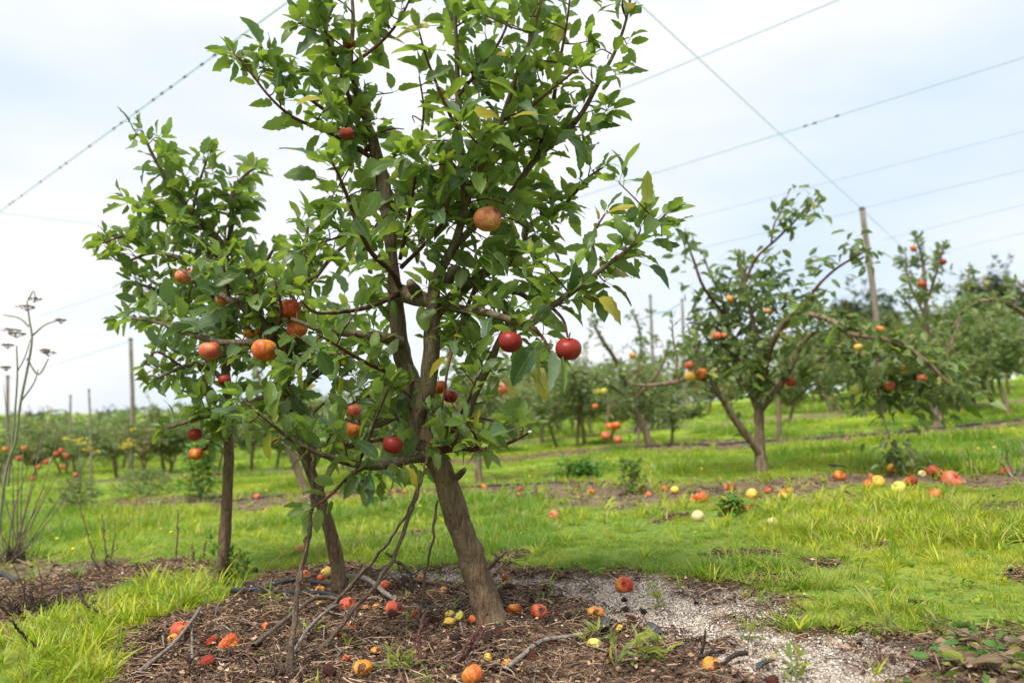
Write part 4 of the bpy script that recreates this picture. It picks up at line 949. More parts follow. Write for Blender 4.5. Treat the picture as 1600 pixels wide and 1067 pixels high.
# litter
def bit(name, kind, seed, mat):
    r = np.random.default_rng(seed)
    if kind == 0:      # twig piece
        L_ = r.uniform(.02, .085); p = smooth_path([(-L_ / 2, 0, 0, .0011), (0, r.uniform(-.004, .004), r.uniform(0, .004), .0013), (L_ / 2, r.uniform(-.006, .006), 0, .0009)], 2); V_, F_ = tube(p, 4)
        return mesh_np(name, V_, F_, mat)
    if kind == 1:      # curled leaf scrap
        n_ = 3; V = []
        L_ = r.uniform(.009, .019)
        for i in range(n_ + 1):
            t_ = i / n_
            for s_ in (-1, 0, 1): V.append((s_ * L_ * .35 * math.sin(math.pi * min(.95, max(.08, t_))) + r.normal(0, .001), (t_ - .5) * L_, abs(s_) * L_ * .18 + L_ * .22 * math.sin(t_ * 3) + r.normal(0, .0012)))
        F = []
        for i in range(n_): a_ = i * 3; F += [(a_, a_ + 1, a_ + 4, a_ + 3), (a_ + 1, a_ + 2, a_ + 5, a_ + 4)]
        return mesh_np(name, np.array(V), [np.array(F)], mat)
    # crumb / grain
    V = np.array([(0, 0, 1), (1, 0, 0), (0, 1, 0), (-1, 0, 0), (0, -1, 0), (0, 0, -1)], float) * r.uniform(.6, 1.2, (6, 1)) * r.uniform(.0022, .0045)
    F = np.array([(0, 1, 2), (0, 2, 3), (0, 3, 4), (0, 4, 1), (5, 2, 1), (5, 3, 2), (5, 4, 3), (5, 1, 4)])
    return mesh_np(name, V, [F], mat, False)
bits = [bit('litter', 0, 200 + k, M['litter']) for k in range(10)] + [bit('litter', 1, 220 + k, M['litter']) for k in range(5)] + [bit('litter', 2, 240 + k, M['litter']) for k in range(3)]
grit = [bit('grit', 2, 260 + k, M['grit']) for k in range(6)]
x, y, z, d, s, yl = pts_in(1.4, 5.2, 7500, dirt_max=None, dirt_min=.35, want_sand=-.35); n = len(x)
scatter('litter', 'brown litter of leaf scraps and twig bits under the trees', 'litter', np.stack([x, y, z + rng.uniform(0, .012, n)], -1), rng.uniform(-.5, .5, (n, 3)) * np.array([1, 1, 12.6]), rng.uniform(.5, 1.35, n), np.clip(rng.beta(1.1, 1.9, n) + .0, 0, 1), bits, M['litter'])
x, y, z, d, s, yl = pts_in(5.2, 13, 260, dirt_max=None, dirt_min=.3); n = len(x)
scatter('row_litter', 'brown litter of dead leaves along the second tree row', 'litter', np.stack([x, y, z + rng.uniform(0, .012, n)], -1), rng.uniform(-.5, .5, (n, 3)) * np.array([1, 1, 12.6]), rng.uniform(.8, 2.4, n), np.clip(rng.beta(1.6, 2.2, n), 0, 1), bits, M['litter'])
x, y, z, d, s, yl = pts_in(1.4, 4.6, 17000, dirt_max=None, dirt_min=.3, want_sand=.12); n = len(x)
scatter('grit', 'pale and dark coarse grit on the bare patch right of the trees', 'gravel', np.stack([x, y, z + rng.uniform(0, .004, n)], -1), rng.uniform(-3, 3, (n, 3)), .45 + 1.7 * rng.beta(1.3, 4, n), np.clip(rng.beta(1.0, 1.15, n), 0, 1), grit, M['grit'])

# ------------------------------------------------------------------ fallen apples near the front tree  (px, py centre, radius px, material, mesh, label)
FA = [
 (975, 909, 14, 'red', 0, 'round red and yellow apple lying alone at the lawn edge on pale grit'),
 (282, 988, 15, 'redrot', 1, 'large red apple with a bite mark at the grass edge on the left'),
 (270, 1006, 8, 'yrot', 3, 'small orange and black rotten apple just under the large red apple at the left'),
 (331, 1007, 10, 'wrinkled', 2, 'small rust red apple just left of the big ribbed orange red one'),
 (358, 1006, 15, 'orange', 2, 'big ribbed orange red apple in the litter on the left'),
 (323, 1039, 12, 'wrinkled', 2, 'crumpled rust red apple in the litter below the ribbed one'),
 (238, 1043, 8, 'maroon', 2, 'small maroon shrivelled apple at the lower left corner of the litter'),
 (292, 1040, 8, 'black', 2, 'black shrivelled apple between two rust coloured ones on the left'),
 (599, 921, 10, 'red', 1, 'red and yellow apple behind the dead sticks'),
 (542, 950, 12, 'redrot', 3, 'split red apple with a rotten hole under the crossing sticks'),
 (571, 952, 7, 'orange', 2, 'small orange red apple right of the split red one'),
 (588, 951, 7, 'yrot', 2, 'small orange apple between the crossing sticks and the big red one'),
 (616, 955, 14, 'redrot', 0, 'big orange red apple with a dark calyx in front of the black hose'),
 (649, 967, 9, 'wrinkled', 2, 'wrinkled brown red apple right of the big orange red one'),
 (677, 976, 8, 'maroon', 2, 'dark maroon apple left of the yellow trio'),
 (703, 967, 8, 'yellow', 1, 'yellow orange apple at the top of the trio beside the leaning trunk'),
 (702, 980, 9, 'yellow', 2, 'orange yellow apple at the bottom of the trio beside the leaning trunk'),
 (718, 973, 9, 'green', 2, 'greenish yellow apple at the right of the trio beside the leaning trunk'),
 (741, 975, 9, 'orange', 0, 'small orange apple touching the base of the leaning trunk'),
 (803, 953, 11, 'orange', 2, 'orange brown apple just right of the leaning trunk'),
 (842, 960, 13, 'redrot', 3, 'orange red apple with a large black rotten hole right of the leaning trunk'),
 (795, 925, 9, 'maroon', 2, 'dark red shrivelled apple behind the leaning trunk base'),
 (859, 978, 7, 'black', 2, 'small black apple beside the one with the rotten hole'),
 (762, 1005, 8, 'black', 2, 'black dried apple in the litter in front of the leaning trunk'),
 (778, 995, 7, 'maroon', 2, 'small dark maroon apple just in front of the leaning trunk'),
 (829, 1027, 10, 'maroon', 2, 'maroon shrivelled apple behind the long stick at the bottom'),
 (815, 1031, 7, 'black', 2, 'blackish apple touching the maroon one behind the long stick'),
 (762, 1034, 7, 'yellow', 0, 'small yellow apple at the bottom in front of the leaning trunk'),
 (793, 1040, 9, 'yrot', 0, 'orange and yellow apple right of the small yellow one at the bottom'),
 (738, 1064, 17, 'orange', 1, 'large orange apple cut by the bottom edge of the view'),
 (541, 1040, 8, 'red', 2, 'small bright red apple at the bottom beside the split orange one'),
 (567, 1053, 16, 'yrot', 2, 'large orange apple with black rotten hollow at the bottom'),
 (514, 1060, 11, 'maroon', 2, 'dark maroon apple at the bottom left of the split orange one'),
 (931, 965, 11, 'yrot', 2, 'orange wrinkled apple on the litter by the black plastic scraps'),
 (968, 987, 6, 'yellow', 2, 'tiny yellow orange apple between the two black plastic scraps'),
 (986, 968, 8, 'maroon', 2, 'maroon apple above the right black plastic scrap'),
 (928, 1012, 11, 'green', 0, 'yellow green apple among sprouts on the litter'),
 (947, 1014, 8, 'black', 2, 'black apple touching the yellow green apple'),
 (1112, 1040, 14, 'yrot', 0, 'orange apple with a sunken black patch beside the forked stick'),
 (1208, 1061, 13, 'maroon', 2, 'maroon wrinkled apple on the grit at the bottom right'),
 (904, 943, 6, 'black', 2, 'small black dried apple on the grit left of the lone red apple'),
 (975, 932, 5, 'black', 2, 'black crumb of an apple just below the lone red apple'),
 (885, 898, 5, 'black', 2, 'black dried apple at the lawn edge left of the lone red apple'),
 (978, 951, 6, 'black', 2, 'black dried apple below the black crumb on the grit'),
 (1006, 953, 5, 'black', 2, 'tiny black apple on the grit right of the other black ones'),
 (500, 928, 8, 'yrot', 1, 'yellow orange apple behind the black hose beside the middle trunk'),
 (510, 897, 9, 'yellow', 0, 'yellow orange apple left of the middle trunk base'),
 (501, 908, 7, 'red', 0, 'small red apple under the yellow orange one left of the middle trunk'),
 (477, 900, 6, 'orange', 0, 'small orange apple on the litter farther left of the middle trunk'),
 (466, 858, 8, 'pink', 0, 'pinkish apple in the grass left of the middle trunk'),
 (399, 890, 5, 'maroon', 2, 'tiny dark apple behind the hose near the left trunk'),
 (539, 983, 8, 'yrot', 3, 'brown and orange rotten apple under the long dead stick'),
 (556, 986, 7, 'wrinkled', 2, 'rust coloured apple right of the brown and orange rotten one'),
 (499, 947, 5, 'yellow', 0, 'tiny yellow apple left of the split red apple'),
 (658, 909, 7, 'orange', 2, 'orange apple in the dry stems behind the leaning trunk'),
 (633, 909, 8, 'maroon', 2, 'dark red apple in the dry stems behind the leaning trunk'),
 (672, 947, 8, 'black', 2, 'black rotten apple above the flat black hose'),
 (109, 1005, 7, 'wrinkled', 2, 'rusty apple half hidden in the tall yellow grass at the left'),
 (866, 804, 8, 'pink', 1, 'pink apple alone on the lawn right of the leaning trunk'),
 (1091, 806, 10, 'pale', 1, 'pale yellow apple on the lawn in front of the far right tree'),
 (1208, 817, 9, 'pale', 2, 'pale apple with a brown side on the lawn'),
 (1096, 778, 10, 'orange', 0, 'orange apple in the leaf litter above the pale yellow apple'),
 (1084, 781, 6, 'red', 0, 'small red apple touching the orange one in the leaf litter'),
 (1140, 764, 7, 'orange', 2, 'reddish apple left of the far right tree trunk'),
 (1175, 775, 9, 'yellow', 0, 'yellow orange apple in the grass in front of the right tree trunk'),
 (1167, 796, 6, 'red', 0, 'small red apple beside a dark grass tuft'),
 (1312, 746, 9, 'orange', 0, 'orange brown apple lying at the left end of the right litter strip'),
 (1487, 750, 15, 'pink', 0, 'largest pink apple in the litter strip at the right'),
 (1462, 741, 12, 'wrinkled', 2, 'brown red apple touching the largest pink one'),
 (1405, 762, 11, 'green', 0, 'pale green apple at the front edge of the right litter strip'),
 (1373, 753, 10, 'yellow', 1, 'yellow apple in the right litter strip left of the pale green one'),
 (1359, 757, 9, 'orange', 0, 'orange apple left of the yellow one in the right litter strip'),
 (1364, 747, 6, 'red', 0, 'small pinkish red apple behind the orange and yellow pair'),
 (1422, 753, 10, 'wrinkled', 2, 'brown red wrinkled apple right of the pale green one'),
 (1462, 772, 10, 'orange', 0, 'orange red apple on the grass just in front of the right litter strip'),
 (1399, 734, 11, 'yrot', 0, 'orange yellow apple under the drooping branch tip'),
 (1426, 734, 9, 'orange', 2, 'orange red apple behind the row at the drooping branch tip'),
 (1441, 744, 6, 'pale', 0, 'small pale apple between two brown red ones'),
 (1429, 773, 5, 'red', 0, 'tiny red apple on the grass before the right litter strip'),
 (1572, 737, 8, 'orange', 0, 'orange apple at the right end of the litter strip'),
]
for (px, py, rp_, mk, kd, lb) in FA:
    x, y = Gp(px, py + rp_ * .80); rad = rp_ * y / FPX * (1.0 if py > 840 else 1.05)
    rot = (random.uniform(-1.2, 1.2), random.uniform(-1.2, 1.2), random.uniform(0, 6.28)) if 'rot' not in mk else (random.uniform(-.3, .3), random.uniform(-.3, .3), random.uniform(-.7, .9))
    apple(Vector((x, y, gz(x, y) + rad * (.64 if px > 880 or py < 880 else .72))), rad, mk, kd, lb, 'fallen apples on the ground', rot, stem=kd in (0, 1))
rr_ = random.Random(31); sm = []
for k in range(130):
    px, py = rr_.uniform(215, 900), rr_.uniform(900, 1062)
    if not in_poly(px, py, [(215, 1067), (300, 985), (420, 950), (470, 905), (860, 900), (900, 960), (860, 1067)]) or any(math.hypot(px - f_[0], (py - f_[1]) * 1.5) < f_[2] + 10 for f_ in FA) or len(sm) >= 46: continue
    x, y = Gp(px, py); rad = rr_.uniform(.011, .021); mk = rr_.choice(('maroon', 'maroon', 'black', 'wrinkled', 'yrot', 'orange', 'black'))
    sm.append((px, apple(Vector((x, y, gz(x, y) + rad * .6)), rad, mk, 2, 'x', 'small rotten apples in the litter', (rr_.uniform(-1, 1), rr_.uniform(-1, 1), 0), stem=False, name='rotten_apple'), {'maroon': 'maroon', 'black': 'black', 'wrinkled': 'rust red', 'yrot': 'orange brown', 'orange': 'orange red'}[mk]))
for k, (px, o_, tone) in enumerate(sorted(sm, key=lambda q_: q_[0])): o_['label'] = 'tiny shrivelled %s apple in the litter, %s small one from the left' % (tone, ordinal(k + 1))
rr_ = random.Random(77); wf = []
for k in range(26):       # small windfalls strewn along the second row
    px = rr_.choice((rr_.uniform(380, 640), rr_.uniform(700, 830), rr_.uniform(900, 1060), rr_.uniform(1120, 1330)))
    py = (781 if px < 600 else 772 - (px - 700) * .004 + 3) + rr_.uniform(-8, 9)
    x, y = Gp(px, py); rad = rr_.uniform(.022, .034); mk = rr_.choice(('red', 'orange', 'orange', 'pink', 'wrinkled', 'yellow'))
    wf.append((px, mk)); apple(Vector((x, y, gz(x, y) + rad * .7)), rad, mk, rr_.choice((0, 2)), 'small blurred windfall apple strewn along the litter strip of the second row', 'windfalls along the second row', (rr_.uniform(-1, 1), rr_.uniform(-1, 1), 0), stem=False, name='windfall_apple')

WORD = {'red': 'red and yellow', 'orange': 'orange red', 'pink': 'pinkish', 'wrinkled': 'wrinkled red', 'yellow': 'yellow'}
_w = sorted([o_ for o_ in C.objects if o_.name.startswith('windfall_apple')], key=lambda o_: proj(o_.location)[0])
for k, o_ in enumerate(_w):
    mk = [q_ for q_ in WORD if o_.data.name.startswith('apple_' + q_)][0]
    o_['label'] = 'small %s windfall in the second row litter strip, %s windfall from the left' % (WORD[mk], ordinal(k + 1))

# ------------------------------------------------------------------ dead sticks and shoots: (px, py, height above ground m or None, radius px)
def stick(name, label, pts, Y0, Y1, r0, r1, mat, cat='stick', group=None, forks=()):
    """a stick whose picture line runs through pts while its distance goes from Y0 to Y1"""
    n = len(pts); P4 = []
    for i, (px, py) in enumerate(pts):
        f = i / max(n - 1, 1); Yd = Y0 * (1 - f) + Y1 * f
        q = Pt(px, py, Yd); P4.append((q[0], q[1], q[2], (r0 * (1 - f) + r1 * f) * Yd / FPX))
    base = P4[0][:3]; root = thing(name, label, cat, base, group) if forks else None
    pp_ = smooth_path(P4, 7); rk = np.random.default_rng(int(pts[0][0])); pp_[:, 3] *= 1 + .45 * (rk.uniform(size=len(pp_)) > .84); pp_[:, :3] += rk.normal(0, .0022, (len(pp_), 3)); V_, F_ = tube(pp_, 7, .25, int(pts[0][0])); V_ = V_ - np.array(base)
    o_ = obj('stem' if root else name, mesh_np(name, V_, F_, M[mat]), root, (0, 0, 0) if root else base)
    if not root: tag(o_, label, cat, group)
    for f in forks:
        Q = [(*Pt(px, py, Yd), rp_ * Yd / FPX) for (px, py, Yd, rp_) in f]
        V_, F_ = tube(smooth_path(Q, 4), 6, .2, 5); V_ = V_ - np.array(base); obj('side_twig', mesh_np('side_twig', V_, F_, M[mat]), root)
    return root or o_
def yg(px, py): return Gp(px, py)[1]
def ground_stick(name, label, pts, r0, r1, mat, lifts=None, **kw):
    P4 = []
    n = len(pts)
    for i, (px, py) in enumerate(pts):
        x, y = Gp(px, py); rad = (r0 + (r1 - r0) * i / max(1, n - 1)) * y / FPX; P4.append((x, y, gz(x, y) + rad + (lifts[i] if lifts else .004), rad))
    base = P4[0][:3]; V_, F_ = tube(smooth_path(P4, 6), 8, .2, n); V_ = V_ - np.array(base)
    o_ = obj(name, mesh_np(name, V_, F_, M[mat]), None, base); tag(o_, label, kw.get('cat', 'stick'), kw.get('group')); return o_
stick('dead_shoot', 'upright bare brown stem standing left of the middle trunk', [(449, 1064), (457, 992), (466, 920), (478, 860), (486, 803), (489, 740), (490, 690), (487, 640)], yg(449, 1064), 2.55, 5.5, 2.2, 'stick',
      forks=[[(486, 800, 2.48, 3), (500, 770, 2.46, 2.2), (520, 735, 2.44, 1.6)], [(489, 740, 2.5, 2.5), (470, 715, 2.5, 2), (440, 690, 2.5, 1.2)], [(470, 890, 2.4, 2.5), (480, 850, 2.4, 1.5), (484, 820, 2.4, 1)]])
stick('dead_shoot', 'long dry shoot rising from the litter to the low limb of the leaning tree', [(468, 1036), (503, 1012), (551, 954), (606, 886), (641, 803), (658, 750), (668, 715)], yg(468, 1036), 2.62, 4.2, 2.2, 'stick')
stick('dead_shoot', 'second thinner shoot running beside the long dry one', [(500, 965), (527, 937), (565, 896), (613, 838), (646, 779), (655, 745)], yg(500, 965), 2.75, 3.2, 1.6, 'stick')
stick('dead_shoot', 'thin dark shoot hanging straight down left of the leaning trunk', [(684, 782), (675, 848), (665, 893), (660, 941), (652, 975)], 2.66, 2.72, 1.7, 2.2, 'stick')
stick('dead_shoot', 'curved reddish shoot at the bottom, left of the crossing pair', [(670, 1066), (658, 1040), (654, 1015), (656, 985), (665, 955)], yg(670, 1066), 2.4, 4, 2, 'twig_red')
stick('dead_shoot', 'left reddish shoot of the crossing pair at the bottom', [(690, 1067), (727, 1010), (745, 985), (762, 957)], yg(690, 1067), 2.4, 3.4, 1.8, 'twig_red')
stick('dead_shoot', 'right reddish shoot of the crossing pair at the bottom', [(697, 1062), (725, 1028), (743, 1005), (759, 981)], yg(697, 1062), 2.35, 3.0, 1.6, 'twig_red')
ground_stick('fallen_branch', 'crooked branch lying across the litter left of the middle', [(395, 1030), (455, 985), (490, 960), (520, 951), (535, 950)], 3.5, 3, 'stick', [.02, .03, .035, .02, .01])
ground_stick('fallen_branch', 'long grey stick from the lower left towards the middle trunk', [(215, 1066), (268, 1030), (300, 990), (312, 968)], 3.4, 2.2, 'stick_grey', [.01, .03, .03, .03])
ground_stick('fallen_branch', 'grey forked piece of branch behind the split red apple', [(520, 925), (548, 918), (575, 932), (600, 945), (620, 950)], 4.5, 3.2, 'stick_grey', [.01, .03, .04, .03, .01])
ground_stick('fallen_branch', 'long brown stick lying along the bottom right of the leaning trunk', [(787, 1062), (813, 1044), (847, 1023), (880, 1014), (912, 1008)], 4, 3, 'stick_grey', [.01, .015, .02, .015, .01])
ground_stick('fallen_branch', 'short stick just in front of the black flat hose', [(640, 925), (690, 930), (740, 938)], 3, 2.4, 'stick', [.03, .02, .01])
ground_stick('fallen_branch', 'pale stick in the litter leading down from the sprouting stem', [(455, 1040), (480, 1010), (515, 978), (534, 965)], 2.8, 2, 'stick_grey', [.01, .03, .04, .03])
ground_stick('fallen_branch', 'thin stick beside the ribbed orange red apple', [(301, 1066), (300, 1030), (299, 990)], 3, 1.6, 'stick_grey', [.0, .01, .02])
ground_stick('fallen_branch', 'short brown stick half buried in the grass at the right', [(1420, 946), (1440, 948), (1448, 950)], 3.2, 2.8, 'stick_dark', [.01, .01, .01])
stick('forked_stick', 'dark forked stick behind the orange apple at the bottom right', [(1040, 1062), (1061, 1041), (1092, 1026), (1120, 1017), (1141, 1004)], yg(1040, 1062), yg(1141, 1012), 4, 2.2, 'stick_dark',
      forks=[[(1095, 1024, yg(1095, 1030), 3), (1100, 1005, yg(1095, 1030), 2.2), (1102, 984, yg(1095, 1030), 1.4)]])
ground_stick('fallen_branch', 'dark stick right of the orange apple with the sunken patch', [(1127, 1046), (1148, 1036), (1168, 1032)], 3.4, 4.2, 'stick_dark', [.01, .02, .02])
stick('thorny_twig', 'dark bent twig arching over the tall grass at the left', [(122, 908), (124, 925), (131, 941), (148, 952), (182, 961)], yg(130, 962), yg(182, 975), 2.4, 1.5, 'stick_dark',
      forks=[[(124, 925, yg(130, 962), 1.6), (130, 918, yg(130, 962), 1)], [(140, 948, yg(140, 966), 1.5), (148, 938, yg(140, 966), 1)]])
stick('thorny_twig', 'dark straight twig leaning over the grass at the lower left edge', [(66, 1021), (45, 1000), (30, 985), (17, 968)], yg(66, 1021), yg(30, 1030), 2.6, 1.8, 'stick_dark')
stick('dry_stalk', 'thin dry stem standing in the grass left of the left trunk', [(274, 880), (277, 840), (278, 795)], yg(274, 880), yg(274, 880), 1.4, .7, 'stick')
stick('dry_stalk', 'long thin stem leaning left above the left litter patch', [(150, 878), (139, 840), (126, 795), (115, 765)], yg(150, 878), yg(150, 878), 1.3, .7, 'stick')
stick('dry_stalk', 'upright thin stem right of the leaning one on the left patch', [(166, 884), (163, 840), (160, 803)], yg(166, 884), yg(166, 884), 1.3, .7, 'stick')
stick('dry_stalk', 'short thin stem leaning right on the left litter patch', [(171, 885), (176, 858), (180, 830)], yg(171, 885), yg(171, 885), 1.3, .7, 'stick')
stick('dry_stalk', 'dark stub left of the left trunk base', [(302, 880), (302, 865), (301, 852)], yg(302, 880), yg(302, 880), 2, 1.4, 'stick')
stick('dry_stalk', 'taller dark stub between the stub and the left trunk', [(317, 877), (319, 860), (322, 843)], yg(317, 877), yg(317, 877), 2, 1, 'stick')
stick('dead_shoot', 'dark broken twig leaning behind the middle of the dead sticks', [(601, 862), (618, 875), (637, 892), (643, 905), (643, 924)], 3.0, 2.95, 2, 2.6, 'stick_dark')
rs = random.Random(5)
for k in range(80):      # loose sticks of the litter
    px, py = rs.uniform(240, 1020), rs.uniform(955, 1066)
    if not in_poly(px, py, [(200, 1067), (300, 960), (480, 930), (900, 930), (1040, 1067)]): continue
    a_ = rs.uniform(0, 3.14); l_ = rs.uniform(18, 60); dx, dy = math.cos(a_) * l_, math.sin(a_) * l_ * .35
    ground_stick('litter_stick', 'loose stick', [(px, py), (px + dx * .5, py + dy * .5 + rs.uniform(-3, 3)), (px + dx, py + dy)], rs.uniform(.8, 1.9), rs.uniform(.5, 1.1), rs.choice(('stick', 'stick_grey', 'stick_dark')), [rs.uniform(.0, .03) for _ in range(3)], group='loose sticks in the litter')

for k, o_ in enumerate(sorted([q_ for q_ in C.objects if q_.name.startswith('litter_stick')], key=lambda q_: proj(q_.location)[0])):
    tone = {'dry_stick': 'thin brown', 'grey_stalk': 'thin pale grey', 'dark_stick': 'thin dark'}[o_.data.materials[0].name]
    o_['label'] = '%s loose stick lying in the litter, %s loose stick from the left' % (tone, ordinal(k + 1))

# ------------------------------------------------------------------ hoses and plastic scraps
def hose(label, pts, rpx, flat=1.0, lift=.0):
    P4 = []
    for i, (px, py) in enumerate(pts):
        x, y = Gp(px, py); rad = rpx * y / FPX; P4.append((x, y, gz(x, y) * 1.0 + rad * flat + lift, rad))
    base = P4[0][:3]; path = smooth_path(P4, 6); V_, F_ = tube(path, 10, .03, 1)
    if flat != 1: 
        zc = np.repeat(path[:, 2], 10); zc = np.append(zc, path[-1, 2]); V_[:, 2] = zc + (V_[:, 2] - zc) * flat
    o_ = obj('irrigation_hose', mesh_np('irrigation_hose', V_ - np.array(base), F_, M['hose']), None, base); tag(o_, label, 'hose', 'black irrigation hoses'); return o_
hose('rear black hose from the left trunk to the middle trunk', [(352, 916), (400, 917), (450, 915), (495, 918), (532, 927)], 3.6)
hose('looped black hose lying in front of the left trunk', [(362, 931), (395, 932), (425, 926), (450, 920), (470, 918)], 4.0, lift=.012)
hose('front black hose running from the left trunk towards the sticks', [(364, 926), (400, 932), (450, 935), (500, 937), (530, 942)], 3.8, lift=.004)
hose('thin black hose branching below the front one', [(400, 938), (440, 941), (480, 944)], 2.6)
hose('flat grey black hose curving to the foot of the leaning trunk', [(640, 952), (665, 957), (700, 959), (735, 954), (760, 948)], 3.4)
hose('wide flat black hose passing behind the leaning trunk', [(718, 940), (745, 943), (775, 942), (805, 941)], 6, .45)
hose('black hose at the left edge on the brown patch', [(-60, 895), (0, 903), (25, 916)], 3.6)
hose('black hose half covered on the left brown patch', [(74, 932), (110, 928), (162, 921)], 3.4)
hose('long black hose along the second row left part', [(230, 790), (370, 783), (480, 772), (570, 770)], 1.8, lift=.0)
hose('long black hose along the second row behind the leaning trunk', [(600, 772), (680, 768), (760, 765), (880, 758)], 1.8, lift=.0)
hose('long black hose along the third row', [(955, 706), (1050, 700), (1120, 698), (1200, 691), (1300, 685), (1420, 678), (1520, 668), (1640, 655)], 1.9, lift=.01)
hose('black hose end beside the apples of the right litter strip', [(1296, 731), (1340, 736), (1380, 741), (1450, 742)], 2.0, lift=.02)
def scrap(label, quad):
    P = [on_ground(px, py, .012 + (0 if k in (0, 3) else .012)) for k, (px, py) in enumerate(quad)]
    b0 = P[0].copy(); n_ = 5; V = []
    for i in range(n_ + 1):
        for j in range(4):
            a_ = P[0].lerp(P[1], i / n_); c_ = P[3].lerp(P[2], i / n_); q = a_.lerp(c_, j / 3); q.z += .006 * math.sin(j * 1.6 + i * .9)
            V.append(q - b0)
    V = np.array([tuple(v) for v in V]); V = np.vstack([V, V - np.array([0, 0, .0025])]); m_ = (n_ + 1) * 4
    F = []
    for i in range(n_):
        for j in range(3):
            a_ = i * 4 + j; F += [(a_, a_ + 1, a_ + 5, a_ + 4), (a_ + m_, a_ + 4 + m_, a_ + 5 + m_, a_ + 1 + m_)]
        F += [(i * 4, i * 4 + 4, i * 4 + 4 + m_, i * 4 + m_), (i * 4 + 3 + m_, i * 4 + 7 + m_, i * 4 + 7, i * 4 + 3)]
    F += [(j, j + m_, j + 1 + m_, j + 1) for j in range(3)] + [(n_ * 4 + j + 1, n_ * 4 + j + 1 + m_, n_ * 4 + j + m_, n_ * 4 + j) for j in range(3)]
    o_ = obj('plastic_scrap', mesh_np('plastic_scrap', V, [np.array(F)], M['plastic'], True), None, b0); tag(o_, label, 'plastic scrap', 'torn black plastic scraps')
scrap('crumpled black plastic scrap left of the flat strip', [(932, 980), (955, 978), (952, 998), (933, 996)])
scrap('flat black plastic strip on the litter right of the crumpled one', [(1008, 980), (1020, 978), (1036, 998), (1024, 1002)])
scrap('small black plastic scrap on the grit right of the orange apple', [(1180, 1041), (1205, 1040), (1207, 1046), (1182, 1048)])

# ------------------------------------------------------------------ leafy weeds on the litter, at the trunk and the brush heap
def leafy(name, label, cat, base, stems, mat, leaves_per, lsize, lset, group=None, seed=1, spread=.5, h=(.05, .12)):
    rn = random.Random(seed); root = thing(name, label, cat, base, group); LV = []; tubes = []
    for k in range(stems):
        a_ = rn.uniform(0, 6.28); ht = rn.uniform(*h); sp_ = rn.uniform(.2, 1) * spread * ht
        p0 = Vector(base) + Vector((rn.uniform(-.02, .02), rn.uniform(-.02, .02), -.005)); p2 = p0 + Vector((math.cos(a_) * sp_, math.sin(a_) * sp_, ht)); p1 = p0.lerp(p2, .5) + Vector((0, 0, ht * .12))
        pth = smooth_path([(*p0, .0022), (*p1, .0018), (*p2, .001)], 4); tubes.append(tube(pth, 5)); along_path(pth, rn, ht / leaves_per, lsize, .2, (.7, 1.3), .2, out_list=LV)
    V_, F_ = join(tubes); st = obj('stems', mesh_np('stems', V_ - np.array(base), F_, M[mat]), root); st['kind'] = 'stuff'
    inv = Matrix.Translation(-Vector(base)); f = obj('foliage', join_leaves('foliage', [inv @ q for q in LV], lset, rn), root); f['kind'] = 'stuff'
    return root
b = on_ground(362, 905); b = Vector((b.x, b.y, b.z))
for k, (dx, hh_) in enumerate(((-14, .2), (8, .22), (20, .14))):
    bb = on_ground(352 + dx, 909)
    leafy('green_weed', ('dark leafy weed climbing the front of the left trunk', 'dark leafy weed at the right foot of the left trunk', 'low leafy weed drooping right of the left trunk')[k], 'weed', bb, 5, 'fennel', 7, .05, LS['weed'], None, 30 + k, .6, (hh_ * .5, hh_))
WD = [(940, 1005, .05, 'weed beside the yellow green apple'), (955, 1052, .08, 'weed with narrow leaves at the bottom centre right'), (1000, 1050, .07, 'weed in front of the black plastic strip'), (1035, 1040, .06, 'weed behind the forked stick end'),
      (1160, 1000, .05, 'yellowing weed on the pale grit'), (1240, 1062, .06, 'broad leafed weed right of the maroon wrinkled apple'), (1330, 985, .05, 'weed at the edge of the grit and lawn'), (1390, 1000, .05, 'yellow green weed on the grit at the right'),
      (1455, 985, .06, 'yellow leaved weed near the brush heap'), (725, 925, .07, 'green weed left of the leaning trunk'), (606, 1060, .07, 'light green weed at the bottom beside the rotten orange apple'), (640, 1062, .05, 'little weed left of the curved reddish shoot'),
      (545, 925, .05, 'little weed at the foot of the middle trunk'), (430, 952, .06, 'grassy weed in front of the black hose'), (1030, 945, .05, 'yellow sprout on the grit below the lone red apple'), (1185, 945, .05, 'yellow weed at the lawn edge right of the grit')]
for k, (px, py, hh_, lb) in enumerate(WD):
    leafy('small_weed', lb, 'weed', on_ground(px, py), 3, 'fennel', 2, .055, LS['narrow'], 'small weeds on the bare ground', 50 + k, .8, (hh_ * .5, hh_))
# low leafy mats along the second row
for k, (px, py) in enumerate([(560, 792), (900, 735), (960, 742), (330, 770), (250, 775), (300, 760), (1180, 760), (1120, 775), (1500, 700), (1560, 690)]):
    pass
# brush heap of cut, wilting branches at the bottom right
hb = on_ground(1545, 1040); root = thing('brush_heap', 'heap of cut branches with wilting green and tan leaves at the bottom right', 'brush heap', hb)
rn = random.Random(9); Lg, Ld, tb = [], [], []
for k in range(190):
    px, py = rn.gauss(1545, 60), rn.gauss(1035, 26)
    if px < 1420 + (1067 - py) * .4: continue
    q = on_ground(px, py, rn.uniform(.0, .035)); a_ = rn.uniform(0, 6.28); d = Vector((math.cos(a_), math.sin(a_), rn.uniform(-.1, .35))).normalized()
    (Ld if rn.random() < .55 else Lg).append(leaf_frame(q, d, .9, rn.uniform(.025, .055), rn))
    if k % 5 == 0:
        e = q + d * rn.uniform(.06, .16); e.z = q.z + rn.uniform(-.01, .03); tb.append(tube(smooth_path([(*q, .0028), (*q.lerp(e, .5), .0024), (*e, .0016)], 3), 5, .2))
inv = Matrix.Translation(-hb)
